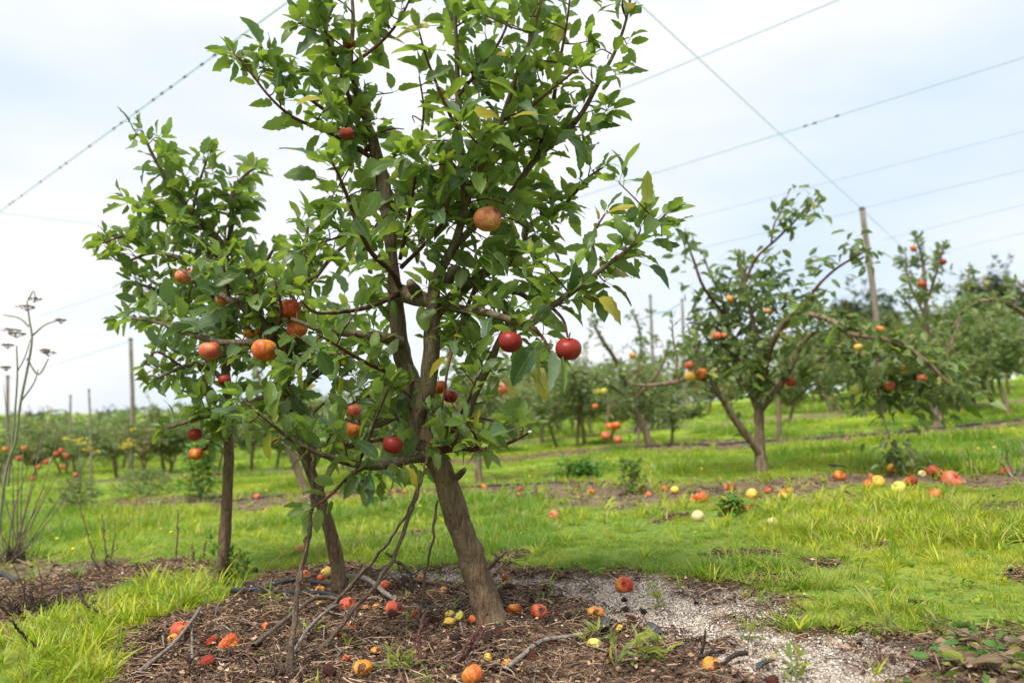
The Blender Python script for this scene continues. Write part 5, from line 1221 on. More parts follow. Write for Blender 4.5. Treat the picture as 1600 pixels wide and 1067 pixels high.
V_, F_ = join(tb); o_ = obj('cut_twigs', mesh_np('cut_twigs', V_ - np.array(hb), F_, M['stick']), root); o_['kind'] = 'stuff'
o_ = obj('green_leaves', join_leaves('green_leaves', [inv @ q for q in Lg], LS['weed'], rn), root); o_['kind'] = 'stuff'
o_ = obj('dry_leaves', join_leaves('dry_leaves', [inv @ q for q in Ld], LS['dry'], rn), root); o_['kind'] = 'stuff'
tw_ = []
for k in range(8):
    r_ = np.random.default_rng(700 + k); L_ = r_.uniform(.07, .17); pp_ = smooth_path([(-L_ / 2, 0, .004, .0015), (-L_ * .15, r_.normal(0, .008), r_.uniform(.004, .02), .0014), (L_ * .2, r_.normal(0, .008), r_.uniform(.004, .02), .0012), (L_ / 2, r_.normal(0, .012), r_.uniform(0, .02), .0007)], 3)
    q_ = pp_[6][:3]; f_ = np.array([(*q_, .001), (*(q_ + np.array([L_ * .12, r_.choice((-1, 1)) * L_ * .14, .012])), .0005)])
    V_, F_ = join([tube(pp_, 5, .1), tube(f_, 4)]); tw_.append(mesh_np('dry_twig', V_, F_, M['litter']))
x, y, z, d, s, yl = pts_in(1.5, 4.6, 190, dirt_max=None, dirt_min=.5, want_sand=-.3); n = len(x)
scatter('dry_twigs', 'tangle of fine dry twigs strewn over the litter under the trees', 'twigs', np.stack([x, y, z + .004], -1), rng.uniform(-.5, .5, (n, 3)) * np.array([.5, .5, 12.6]), rng.uniform(.5, 1.2, n), np.clip(rng.beta(1.7, 2.2, n), 0, 1), tw_, M['litter'])
# tan dead leaves strewn over litter (larger than the bits)
Ld = []
for k in range(420):
    px, py = rn.uniform(150, 1560), rn.uniform(890, 1075)
    x, y = Gp(px, py); dd, ss, _ = masks(np.array([x]), np.array([y]))
    if dd[0] < .5 or (ss[0] > .4 and rn.random() < .85): continue
    a_ = rn.uniform(0, 6.28); Ld.append(leaf_frame(Vector((x, y, gz(x, y) + .006)), Vector((math.cos(a_), math.sin(a_), rn.uniform(-.05, .3))).normalized(), .5, rn.uniform(.018, .04), rn))
o_ = obj('dead_leaves', join_leaves('dead_leaves', Ld, LS['dry'], rn)); tag(o_, 'tan curled dead leaves strewn over the brown litter', 'dead leaves', kind='stuff')

# ------------------------------------------------------------------ right hand tree and the others one can tell apart
bx, by = Gp(1190, 741); D = by
def q4(pts): return pts
CR = [(1055, 600), (1060, 480), (1090, 420), (1150, 385), (1235, 425), (1290, 480), (1330, 515), (1480, 555), (1545, 600), (1500, 650), (1400, 650), (1330, 660), (1295, 600), (1240, 615), (1130, 615)]
TR = [
 ('trunk', [(1192, 745, D, 14), (1190, 735, D, 10), (1187, 690, D, 8), (1186, 650, D, 7.5), (1184, 620, D, 6)], 'bare'),
 ('branch', [(1189, 712, D, 7), (1172, 688, D - .05, 6), (1150, 658, D - .1, 5.5), (1133, 630, D - .15, 5), (1112, 598, D - .2, 4), (1095, 565, D - .2, 3), (1085, 530, D - .2, 2)], 'both'),
 ('branch', [(1185, 640, D, 6), (1165, 595, D + .1, 4.5), (1148, 550, D + .15, 3.6), (1135, 500, D + .2, 2.6), (1125, 450, D + .2, 1.6)], 'both'),
 ('branch', [(1184, 625, D, 6), (1188, 570, D - .1, 4.5), (1178, 510, D - .15, 3.4), (1165, 450, D - .2, 2.4), (1155, 405, D - .2, 1.5)], 'both'),
 ('branch', [(1187, 640, D, 6), (1215, 608, D - .1, 5), (1238, 570, D - .15, 4.2), (1255, 535, D - .2, 3.4), (1280, 515, D - .3, 2.4)], 'both'),
 ('branch', [(1190, 600, D, 5), (1205, 540, D - .3, 5), (1230, 502, D - .5, 5), (1262, 491, D - .8, 5), (1300, 502, D - 1.0, 4.8), (1325, 520, D - 1.1, 4.6), (1380, 530, D - 1.2, 4.4), (1420, 545, D - 1.25, 4), (1455, 572, D - 1.3, 3.4), (1485, 602, D - 1.35, 2.2)], 'both'),
 ('branch', [(1300, 505, D - .6, 3), (1318, 505, D - .65, 3), (1335, 530, D - .7, 2.6), (1345, 545, D - .75, 2)], 'spur'),
 ('branch', [(1275, 566, D - .5, 3), (1295, 552, D - .55, 2.6), (1316, 530, D - .6, 2)], 'spur'),
 ('twig', [(1255, 500, D - .45, 3), (1270, 458, D - .5, 2.4), (1300, 425, D - .55, 2), (1335, 402, D - .6, 1.6), (1362, 388, D - .6, 1)], 'bare'),
 ('twig', [(1165, 440, D - .2, 2.4), (1182, 403, D - .2, 2.2), (1211, 376, D - .25, 2), (1238, 350, D - .3, 1.6), (1258, 325, D - .3, 1.1)], 'bare'),
 ('twig', [(1205, 380, D - .25, 1.5), (1210, 350, D - .25, 1.3), (1225, 322, D - .25, 1)], 'shoot'),
 ('twig', [(1130, 490, D + .1, 2.4), (1100, 450, D - .1, 2.4), (1085, 410, D - .1, 2), (1076, 385, D - .1, 1.5), (1070, 362, D - .1, 1)], 'bare'),
 ('twig', [(1125, 455, D + .2, 2), (1110, 430, D + .2, 1.4), (1100, 400, D + .2, 1)], 'shoot'),
 ('branch', [(1365, 535, D - .8, 2.0), (1368, 590, D - .85, 1.7), (1380, 650, D - .95, 1.4), (1392, 690, D - 1.05, 1.2), (1400, 718, D - 1.1, .8)], 'shoot'),
 ('branch', [(1420, 548, D - .9, 2.4), (1430, 590, D - .9, 2), (1440, 625, D - .9, 1.2)], 'both'),
 ('branch', [(1120, 600, D - .2, 3), (1085, 590, D - .1, 3.2), (1050, 598, D, 3.4), (1010, 602, D + .1, 2.4), (985, 600, D + .15, 1.5)], 'spur'),
 ('branch', [(1052, 595, D, 2.6), (1058, 565, D, 2), (1052, 530, D, 1.4), (1050, 500, D, 1)], 'shoot'),
 ('branch', [(1160, 600, D + .1, 3), (1120, 550, D + .3, 2.4), (1085, 500, D + .4, 1.6)], 'both'),
 ('branch', [(1340, 530, D - .7, 2), (1345, 580, D - .7, 1.6), (1350, 615, D - .7, 1)], 'both'),
]
def cluster(leaves, rn, cx, cy, sx, sy, dep, n, size, droop=.6):
    for _ in range(n):
        x, y = rn.gauss(cx, sx), rn.gauss(cy, sy); a_ = rn.uniform(0, 6.28)
        leaves.append(leaf_frame(Pt(x, y, dep + rn.gauss(0, .06)), Vector((math.cos(a_), math.sin(a_) * .7, rn.uniform(-droop - .5, .3))).normalized(), .4, size * rn.uniform(.7, 1.2), rn))
def extraR(leaves, rn):
    for (cx, cy, sx, sy, dd, n) in ((1232, 340, 14, 14, -.28, 34), (1270, 315, 13, 12, -.3, 30), (1215, 395, 10, 8, -.25, 10), (1338, 385, 13, 10, -.6, 26), (1282, 410, 12, 10, -.5, 20), (1360, 400, 8, 10, -.6, 10), (1072, 370, 10, 12, -.1, 16), (1066, 395, 9, 9, -.1, 8), (1290, 455, 8, 8, -.5, 6),
                                    (1395, 705, 16, 12, -1.08, 40), (1425, 715, 12, 12, -1.1, 26), (1375, 600, 30, 22, -.8, 60), (1440, 600, 32, 20, -.9, 60), (1500, 605, 20, 12, -1.0, 26), (1350, 560, 25, 14, -.7, 34), (1230, 590, 28, 14, -.1, 26), (1290, 610, 12, 10, -.3, 10), (1150, 470, 38, 30, .1, 190), (1200, 530, 40, 28, .2, 150), (1110, 540, 26, 30, .2, 90), (1180, 425, 40, 16, 0, 80), (1250, 470, 20, 16, 0, 40), (1410, 585, 40, 14, -.9, 60), (1300, 570, 30, 26, -.3, 40), (1450, 605, 45, 20, -.9, 50), (1360, 620, 34, 18, -.8, 30), (1120, 500, 34, 40, .2, 90), (1230, 450, 30, 25, 0, 60), (1262, 478, 18, 9, -.8, 26), (1330, 503, 24, 9, -1.1, 30), (1395, 522, 26, 9, -1.2, 30), (1150, 590, 16, 14, 0, 24), (1215, 600, 16, 12, -.1, 20), (1460, 560, 22, 12, -1.2, 26), (1180, 560, 22, 20, -.2, 40)):
        cluster(leaves, rn, cx, cy, sx, sy, D + dd, n, .10)
HANG_SAVE = HANG; OPEN_SAVE = OPEN
HANG = []; OPEN = [(1187, 690, 16, 99, .9), (1150, 658, 14, 99, .8), (1215, 608, 12, 99, .7), (1262, 493, 12, 99, .6), (1325, 520, 12, 99, .5), (1420, 546, 14, 99, .6), (1455, 572, 14, 99, .6), (1240, 565, 10, 99, .5)]
tr_, _ = build_tree('apple_tree', 'spreading apple tree at the right with a long branch arching down to the ground', (bx, by, gz(bx, by)), TR, CR, 35, .10, LS['far'], LS['mid'], step=.06, long_p=.4, spacing=.045, mat_trunk='bark_far', mat_limb='bark_far', long_len=(.12, .35), n_leaf=(4, 7), extra=extraR)
OPEN = []
AR = [(1097, 583, 10, D - .2, 'orange', 'brown orange apple of the pair on the left arm of the right tree'), (1079, 588, 9, D - .2, 'yellow', 'yellow apple of the pair on the left arm of the right tree'),
      (1077, 571, 8, D - .2, 'pink', 'pinkish apple above the pair on the left arm of the right tree'), (1120, 525, 7, D - .2, 'pink', 'pink apple in the left part of the right tree crown'), (1131, 524, 5, D - .15, 'pink', 'small pink apple touching the other in the right tree crown'),
      (1390, 603, 9, D - .95, 'pink', 'bright pink apple hanging in the drooping branch of the right tree'), (1337, 608, 10, D - .8, 'green', 'yellow green apple at the left of the drooping foliage'), (1375, 515, 7, D - .85, 'orange', 'orange apple on top of the long arching branch'),
      (1141, 467, 6, D - .3, 'yrot', 'small yellow orange fruit high in the right tree'), (1200, 486, 5, D - .3, 'yrot', 'tiny orange fruit right of the high yellow one'), (1341, 543, 7, D - .9, 'yellow', 'yellow fruit under the arching branch'),
      (1235, 597, 8, D - .2, 'wrinkled', 'dark pink apple low between the limbs of the right tree'), (1440, 592, 8, D - 1, 'pink', 'pinkish apple at the end of the arching branch'), (1415, 577, 7, D - 1, 'orange', 'orange red apple near the end of the arching branch')]
for (px, py, rp_, Yd, mk, lb) in AR: apple(Pt(px, py, Yd), rp_ * Yd / FPX, mk, 0, lb, 'apples in the right tree', stem=False)

def bg_tree(label, base_px, pts_list, crown, size, seed, name='apple_tree', group=None, limit=60, step=.14, mat='bark_far', long_len=(.15, .45), extra=None, ls='far'):
    x, y = Gp(*base_px)
    P = []
    for (nm, pts, mode) in pts_list:
        P.append((nm, [(p[0], p[1], y + p[2], p[3]) for p in pts], mode))
    return build_tree(name, label, (x, y, gz(x, y)), P, crown, seed, size, LS[ls], None, limit, group, step, .4, .06, mat, mat, long_len, (5, 8), extra)
bg_tree('thin tree left of the right tree, with leaning trunk and fruit hanging low', (1018, 700), [
 ('trunk', [(1020, 704, 0, 8), (1014, 690, 0, 5.5), (1003, 660, 0, 5), (992, 635, 0, 4.5), (984, 610, 0, 4)], 'bare'),
 ('branch', [(985, 615, 0, 4), (960, 560, -.3, 3.4), (940, 530, -.5, 2.8), (925, 500, -.6, 1.6)], 'both'),
 ('branch', [(985, 612, 0, 4), (1000, 560, .2, 3), (1000, 520, .3, 2), (990, 490, .3, 1.4)], 'both'),
 ('branch', [(990, 630, 0, 3), (950, 600, -.4, 2.4), (915, 590, -.6, 1.5)], 'both'),
 ('branch', [(990, 625, 0, 3), (1030, 580, -.2, 2.4), (1045, 540, -.3, 1.5)], 'both'),
 ('branch', [(985, 615, 0, 3), (955, 630, -.4, 2), (948, 665, -.5, 1.5)], 'spur')],
 [(890, 560), (905, 500), (960, 480), (1040, 480), (1070, 520), (1050, 600), (1030, 630), (960, 640), (900, 600)], .095, 41, limit=120, step=.07)
yb = Gp(1018, 700)[1] - .5
for (px, py, rp_, mk, lb) in [(943, 611, 6, 'green', 'left yellow green apple of the pair in the thin tree'), (932, 612, 6, 'green', 'yellow apple touching the pair in the thin tree'), (930, 635, 5, 'orange', 'small orange apple below the yellow pair'),
      (947, 681, 8, 'pink', 'lower left pinkish apple of the hanging cluster in the thin tree'), (953, 666, 7, 'orange', 'top left orange red apple of the hanging cluster'), (963, 665, 7, 'orange', 'top right orange red apple of the hanging cluster'), (966, 687, 7, 'pink', 'lower right brown pink apple of the hanging cluster'),
      (988, 555, 5, 'yrot', 'orange fruit in the middle of the thin tree'), (788, 607, 10, 'pink', 'blurred pink apple hanging just right of the leaning tree')]:
    apple(Pt(px, py, yb), rp_ * yb / FPX, mk, 0, lb, 'apples in the thin tree', stem=False)
bg_tree('tall narrow tree near the right edge with dark red fruit and short trunk', (1466, 668), [
 ('trunk', [(1468, 672, 0, 12), (1464, 655, 0, 8), (1460, 630, 0, 6.5), (1452, 590, 0, 5), (1450, 540, 0, 4)], 'bare'),
 ('branch', [(1450, 560, 0, 4.5), (1448, 500, 0, 3.6), (1445, 440, 0, 2.8), (1440, 400, 0, 2), (1430, 370, 0, 1.2)], 'both'),
 ('branch', [(1450, 530, 0, 3), (1430, 490, .2, 2.2), (1405, 460, .3, 1.2)], 'both'), ('branch', [(1449, 470, 0, 2.4), (1465, 420, -.2, 1.8), (1475, 385, -.3, 1)], 'both'),
 ('branch', [(1455, 600, 0, 4), (1485, 540, .2, 3), (1505, 480, .3, 2), (1515, 420, .4, 1)], 'both'), ('branch', [(1455, 600, 0, 3.4), (1420, 560, -.2, 2.4), (1395, 530, -.3, 1.4)], 'both'),
 ('branch', [(1460, 620, 0, 3), (1500, 590, -.2, 2.4), (1530, 560, -.4, 1.4)], 'both'), ('branch', [(1448, 500, 0, 2.6), (1420, 440, .1, 2), (1415, 395, .1, 1)], 'both')],
 [(1385, 560), (1395, 460), (1400, 380), (1440, 355), (1490, 360), (1500, 410), (1530, 390), (1540, 440), (1530, 560), (1500, 620), (1400, 600)], .10, 43, limit=150, step=.065)
yb = Gp(1466, 668)[1] - .3
for (px, py, rp_, mk, lb) in [(1441, 444, 7, 'wrinkled', 'rust red apple in the upper part of the tall narrow tree'), (1427, 388, 5, 'orange', 'orange apple at the top left of the tall narrow tree'), (1474, 409, 5, 'deep', 'dark red apple at the right of the tall narrow tree')]:
    apple(Pt(px, py, yb), rp_ * yb / FPX, mk, 0, lb, 'apples in the tall tree', stem=False)
bg_tree('tree at the right edge with a long bare arm reaching left', (1640, 700), [
 ('trunk', [(1640, 705, 0, 10), (1640, 640, 0, 8), (1645, 560, 0, 7)], 'bare'),
 ('branch', [(1645, 570, 0, 5), (1610, 500, -.1, 4), (1560, 470, -.2, 3), (1515, 478, -.3, 2.2), (1490, 510, -.4, 1.5)], 'both'),
 ('branch', [(1645, 560, 0, 5), (1620, 470, .1, 3), (1590, 440, .2, 1.6)], 'both'), ('branch', [(1645, 560, 0, 5), (1680, 470, .1, 3), (1700, 420, .2, 1.6)], 'both')],
 [(1480, 520), (1500, 450), (1570, 430), (1640, 410), (1760, 420), (1760, 600), (1560, 540)], .09, 44, limit=60, step=.12)
bg_tree('sapling with straight pale trunk right behind the leaning trunk', (748, 756), [
 ('trunk', [(749, 758, 0, 8), (748, 740, 0, 6), (747, 700, 0, 4.5), (745, 640, 0, 4), (742, 590, 0, 3)], 'bare'),
 ('branch', [(745, 640, 0, 3), (775, 600, .1, 2.2), (800, 570, .2, 1.4)], 'both'), ('branch', [(745, 630, 0, 3), (720, 590, .1, 2.2), (700, 550, .2, 1.4)], 'both'), ('branch', [(743, 600, 0, 3), (750, 550, .1, 2.2), (760, 510, .2, 1.4)], 'both'),
 ('branch', [(746, 660, 0, 2.4), (790, 650, -.2, 2), (800, 680, -.2, 1.2)], 'both')],
 None, .11, 45, limit=80, step=.06)
bg_tree('slanting tree behind the middle trunk, in the second row', (476, 769), [
 ('trunk', [(480, 773, 0, 10), (476, 765, 0, 7), (462, 725, 0, 6), (446, 680, 0, 5.5), (436, 640, 0, 5), (430, 610, 0, 4)], 'bare'),
 ('branch', [(436, 640, 0, 4), (410, 600, .1, 3), (390, 560, .2, 2)], 'both'), ('branch', [(434, 630, 0, 4), (460, 580, .1, 3), (480, 540, .2, 2)], 'both'), ('branch', [(440, 655, 0, 3), (480, 640, -.2, 2.4), (520, 620, -.3, 1.4)], 'both')],
 None, .11, 46, limit=80, step=.07)
for (base_, tip_, lb, rp_) in [((901, 700), (906, 585), 'thin wooden stake standing left of the thin tree', 2.4), ((1217, 690), (1214, 590), 'short dark stake just right of the right tree trunk', 4.0), ((1300, 645), (1280, 590), 'slanting stake beyond the right tree', 3.0)]:
    x, y = Gp(*base_); p0 = (x, y, gz(x, y) - .02, rp_ * y / FPX); q = Pt(*tip_, y); V_, F_ = tube(smooth_path([p0, ((p0[0] + q[0]) / 2 + .01, y, (p0[2] + q[2]) / 2, p0[3] * .9), (*q, p0[3] * .7)], 4), 8, .2, 3)
    o_ = obj('stake', mesh_np('stake', V_ - np.array(p0[:3]), F_, M['bark_far']), None, p0[:3]); tag(o_, lb, 'stake')

# ------------------------------------------------------------------ rows of background trees, shared meshes
def proto_tree(seed, h=2.2, wide=1.0, nleaf=900, lsize=.10, ls='far', trunk_h=.75, mat='bark_far', lean=.12, dense=1.0):
    rn = random.Random(seed); tubes = []; LV = []
    top = Vector((rn.gauss(0, lean), rn.gauss(0, lean), trunk_h))
    tr = tube(smooth_path([(0, 0, -.08, .07), (0, 0, .03, .05), (top.x * .5, top.y * .5, trunk_h * .5, .042), (*top, .036)], 4), 9, .15, seed)
    limbs = []
    for k in range(rn.randint(5, 7)):
        a_ = k * 2.4 + rn.uniform(-.4, .4); el = rn.uniform(.35, 1.25); ln_ = (h - trunk_h) * rn.uniform(.65, 1.05)
        d = Vector((math.cos(a_) * math.cos(el) * wide, math.sin(a_) * math.cos(el) * wide, math.sin(el)))
        e = top + d * ln_; m1 = top + d * ln_ * .5 + Vector((0, 0, rn.uniform(-.05, .12)))
        if rn.random() < .3: e.z -= ln_ * .35
        pth = smooth_path([(*top, .026), (*m1, .018), (*e, .006)], 4); tubes.append(tube(pth, 6, .1)); limbs.append(pth)
        for j in range(2):
            f = rn.uniform(.3, .8); q = Vector(pth[int(f * (len(pth) - 1))][:3]); dd = (d + Vector((rn.gauss(0, .7), rn.gauss(0, .7), rn.gauss(.1, .5)))).normalized(); e2 = q + dd * rn.uniform(.25, .6) * (h / 2.2)
            p2 = smooth_path([(*q, .012), (*q.lerp(e2, .5), .008), (*e2, .003)], 3); tubes.append(tube(p2, 5)); limbs.append(p2)
    for k in range(rn.randint(5, 9)):
        p = rn.choice(limbs); q = Vector(p[-1][:3] if rn.random() < .6 else p[len(p) // 2][:3]); e = q + Vector((rn.gauss(0, .16), rn.gauss(0, .16), rn.uniform(.25, .65))) * (h / 2.2)
        p2 = smooth_path([(*q, .007), (*q.lerp(e, .5), .005), (*e, .002)], 3); tubes.append(tube(p2, 5)); along_path(p2, rn, .05 * h / 2.2, lsize, .1, (.6, 1.2), .1, out_list=LV)
    per = nleaf // (len(limbs) * 7)
    for p in limbs:
        for s_ in range(int(7 * dense)):
            f = rn.uniform(.15, 1); q = Vector(p[int(f * (len(p) - 1))][:3]); c = q + Vector((rn.gauss(0, .11), rn.gauss(0, .11), rn.gauss(.02, .10))) * (h / 2.2)
            for _ in range(per):
                a_ = rn.uniform(0, 6.28); LV.append(leaf_frame(c + Vector((rn.gauss(0, .05), rn.gauss(0, .05), rn.gauss(0, .05))) * (h / 2.0), Vector((math.cos(a_), math.sin(a_), rn.uniform(-.7, .7))).normalized(), .6, lsize * rn.uniform(.7, 1.3), rn))
    tv, tf = join(tubes)
    return (mesh_np('trunk', *tr, M[mat]), mesh_np('limbs', tv, tf, M[mat]), join_leaves('crown', LV, LS[ls], rn))
protos = [proto_tree(300 + k, h=(2.1, 2.4, 1.9, 2.6, 2.2, 2.3, 2.0)[k], wide=(1, .9, 1.2, .8, 1.1, .85, 1.25)[k], nleaf=(1500, 1050, 1300, 1400, 750, 900, 1150)[k], lsize=.12, trunk_h=(.6, .7, .5, .75, .55, .8, .5)[k], ls=('far', 'far', 'far2', 'far', 'far2', 'far', 'far2')[k]) for k in range(7)]
fruit_red = [A['red'], A['orange'], A['pink']]
def place_tree(pr, x, y, sc_, rz, label, group, name='apple_tree', cat='tree', sz=None):
    r_ = thing(name, label, cat, (x, y, gz(x, y)), group); r_.rotation_euler = (0, 0, rz); r_.scale = (sc_, sc_, sc_ if sz is None else sz)
    for nm, me in zip(('trunk', 'limbs', 'crown'), pr): obj(nm, me, r_)
    return r_
ORD = {3: 'third', 4: 'fourth', 5: 'fifth', 6: 'sixth', 7: 'seventh', 8: 'eighth', 9: 'ninth', 10: 'tenth', 11: 'eleventh', 12: 'twelfth', 13: 'thirteenth'}
rt = random.Random(12); direc = Vector((-.85, .53)); 
cs = [11.2, 15.6, 20.5, 25.2, 30, 35, 40.5, 47]
manual3 = [Gp(1018, 700), Gp(1466, 668), Gp(1640, 700)]
for ri, c_ in enumerate(cs):
    sp_ = (2.3, 2.4, 2.2, 2.3, 2.5, 2.8, 3.2, 3.6)[ri]; s_ = -c_ * 1.9; idx = 0
    made = []
    while s_ < c_ * 1.7:
        s_ += sp_ * rt.uniform(.8, 1.3)
        x = .53 * c_ + direc.x * s_ + rt.uniform(-.15, .15); y = .85 * c_ + direc.y * s_ + rt.uniform(-.15, .15)
        if y < 3: continue
        u = x / y * FPX + CX
        if u < -5 or u > 1605: continue
        if any(math.hypot(x - a_, y - b_) < 1.5 for a_, b_ in manual3): continue
        if ri == 0 and 1050 < u < 1420: continue
        if y < 9 or (ri == 0 and 120 < u < 600 and rt.random() < .5): continue
        k = rt.randrange(7); sc_ = rt.uniform(.78, 1.08) * (1.0 if ri > 1 else .85) * (.88 if u < 700 else 1)
        made.append((u, place_tree(protos[k], x, y, sc_, rt.uniform(0, 6.28), 'leafy apple tree in the %s orchard row counted from the leaning tree' % ORD[ri + 3], 'trees of the %s row' % ORD[ri + 3])))
    for q_, (u_, t_) in enumerate(sorted(made, key=lambda m_: m_[0])): t_['label'] = 'apple tree of the %s row, %s from the left in that row' % (ORD[ri + 3], ordinal(q_ + 1))
for (px, py, sc_, rz, lb) in [(182, 749, .66, 0, 'small apple tree with dark upright trunk left of the left tree, in the background'), (226, 748, .70, 2, 'small apple tree with curved dark trunk nearest the left tree in the background'), (96, 744, .62, 4, 'small background apple tree with red fruit near the fennel'),
        (50, 752, .66, 1, 'small background apple tree just right of the fennel'), (-2, 758, .7, 3, 'small background apple tree cut by the left edge'), (268, 742, .6, 5, 'small background apple tree showing just left of the left trunk'), (392, 738, .6, 1.5, 'small background apple tree between the left and the middle trunk'),
        (140, 735, .62, 2.5, 'small background apple tree behind the slender pale pole'), (870, 700, .62, .7, 'small background apple tree right of the leaning tree'), (845, 692, .7, 2.7, 'background apple tree half hidden by the dark hanging leaves')]:
    x, y = Gp(px, py); place_tree(protos[int(rz * 2) % 5], x, y, sc_, rz, lb, 'small trees in the left and middle background')
sets = [('left', [(rt.uniform(-10, 650), rt.uniform(704, 750), rt.uniform(612, 656)) for _ in range(30)]), ('centre', [(rt.uniform(760, 1060), rt.uniform(668, 700), rt.uniform(535, 595)) for _ in range(14)]),
        ('right', [(rt.uniform(1270, 1600), rt.uniform(612, 650), rt.uniform(440, 515)) for _ in range(12)] + [(rt.uniform(1400, 1605), rt.uniform(618, 650), rt.uniform(420, 480)) for _ in range(6)])]
for nm, lst in sets:
    for k, (px, py, top) in enumerate(sorted(lst)):
        x, y = Gp(px, py)
        if y > 60 or y < 5: continue
        sc_ = (py - top) / FPX * y / 2.45
        place_tree(protos[rt.randrange(7)], x, y, min(sc_, 1.6), rt.uniform(0, 6.28), 'scruffy low apple tree in the %s background thicket, %s from its left end' % (nm, ordinal(k + 1)), 'scruffy trees of the %s background' % nm, sz=sc_)
# fruit specks in the left background trees
for kf, (px, py) in enumerate(sorted([(96, 704), (104, 712), (88, 709), (72, 722), (60, 730), (38, 700), (30, 716), (52, 748), (98, 730), (118, 742), (8, 702)])):
    yd = 15.5; apple(Pt(px, py, yd), .055, rt.choice(('red', 'orange')), 0, 'small red apple in the far left background trees, %s from the left edge' % ordinal(kf + 1), 'red fruit in the far left trees', stem=False)

# first big trees: tall gums and windbreak on the skyline
gum = [proto_tree(400 + k, h=9, wide=.95, nleaf=1500, lsize=.62, ls='gum', trunk_h=4.2, lean=.5, dense=1.2) for k in range(3)]
for (px, top, Yd, hm, k, lb) in [(54, 638, 120, 9, 0, 'dark round tree on the skyline at the far left'), (100, 646, 125, 7.5, 1, 'small dark tree right of the round one on the far left skyline'), (162, 634, 118, 8.5, 2, 'dark tree behind the tall sapling on the left skyline'),
                             (188, 636, 122, 8.5, 0, 'dark tree beside the left post on the skyline'), (232, 650, 130, 7, 1, 'low dark tree on the skyline behind the left tree'), (1340, 434, 52, 9, 2, 'tall dark round tree behind the right post'),
                             (1548, 408, 75, 12, 1, 'pale tall tree on the skyline at the right'), (830, 560, 95, 8, 0, 'dark tree on the skyline right of the leaning tree')]:
    q = Pt(px, top, Yd); zg = gz(q.x, q.y); ht = q.z - zg; sc_ = ht / 9.3
    r_ = thing('tall_tree', lb, 'tree', (q.x, q.y, zg), 'tall trees on the skyline'); w_ = min(sc_, hm / 9.0) if ht > hm else sc_
    r_.scale = (w_, w_, sc_)
    for nm, me in zip(('trunk', 'limbs', 'crown'), gum[k]): obj(nm, me, r_)
# windbreak mass beyond the rows
LV = []; rn = random.Random(3); tb = []
for k in range(7000):
    a_ = rn.uniform(-36, 36); x_ = math.tan(R(a_)); r_ = rn.uniform(62, 76); x, y = x_ * r_, r_
    g0 = float(plane(np.float64(x), np.float64(y))); hgt = (3.6 if a_ > -4 else 2.7) + (1.8 if a_ > -4 else 1.4) * float(fbm(np.array([a_ * .35 + 50]), np.array([.5]), 8)[0])
    q = Vector((x, y, g0 + rn.uniform(0, 1) * hgt)); b_ = rn.uniform(0, 6.28); LV.append(leaf_frame(q, Vector((math.cos(b_), math.sin(b_), rn.uniform(-.6, .6))).normalized(), .8, rn.uniform(.5, .9), rn))
o_ = obj('far_treeline', join_leaves('far_treeline', LV, LS['far'], rn)); tag(o_, 'far hazy band of orchard foliage closing the view on the skyline', 'treeline', kind='stuff')

# dark shrub behind the left trunk, shrub mass beyond the thin tree, tufts
def shrub(label, px, py, wpx, hpx, n, size, seed, ls='weed', kind='shrub'):
    x, y = Gp(px, py); z = gz(x, y); rn = random.Random(seed); LV = []; tb = []
    w_ = wpx * y / FPX; h_ = hpx * y / FPX; root = thing(kind, label, kind.replace('_', ' '), (x, y, z))
    for k in range(9):
        a_ = rn.uniform(0, 6.28); e = Vector((math.cos(a_) * w_ * .4, math.sin(a_) * w_ * .3, h_ * rn.uniform(.6, 1)))
        tb.append(tube(smooth_path([(0, 0, 0, .008), (e.x * .4, e.y * .4, e.z * .5, .006), (*e, .002)], 3), 5))
    for k in range(n):
        f = rn.random() ** .8; a_ = rn.uniform(0, 6.28); rr_ = w_ * .5 * math.sqrt(rn.random()) * (1 - .5 * f)
        b_ = rn.uniform(0, 6.28); LV.append(leaf_frame(Vector((math.cos(a_) * rr_, math.sin(a_) * rr_, f * h_)), Vector((math.cos(b_), math.sin(b_), rn.uniform(-.2, .9))).normalized(), .5, size * rn.uniform(.6, 1.2), rn))
    V_, F_ = join(tb); s1 = obj('stems', mesh_np('stems', V_, F_, M['fennel']), root); s1['kind'] = 'stuff'
    f1 = obj('foliage', join_leaves('foliage', LV, LS[ls], rn), root); f1['kind'] = 'stuff'
shrub('bushy green shrub right of the left background trees', 312, 782, 70, 85, 700, .07, 1)
shrub('dark shrub behind the thin tree', 1020, 672, 66, 80, 700, .12, 2, 'gum')
shrub('bushy dark green clump of weeds on the lawn beyond the second row', 905, 745, 80, 26, 500, .07, 3, 'weed')
shrub('leafy wilting shrub among the windfall apples of the second row', 985, 775, 44, 50, 130, .06, 4, 'mid')
shrub('small dark grass like clump on the lawn near the pale yellow apple', 1143, 806, 32, 26, 160, .05, 5, 'weed')
shrub('feathery green shrub under the right edge trees', 1520, 620, 44, 66, 500, .12, 6, 'weed')
shrub('pale leafy weeds left of the green shrub', 225, 775, 110, 40, 600, .06, 7, 'far')
shrub('thin weeds beyond the left litter patch', 120, 800, 90, 50, 400, .06, 8, 'far')
shrub('dark green clump of weeds behind the leaning trunk', 590, 792, 50, 20, 220, .05, 9, 'weed')
# yellow flowers
def flowers(label, pts, Yd, name='yellow_flowers'):
    pass

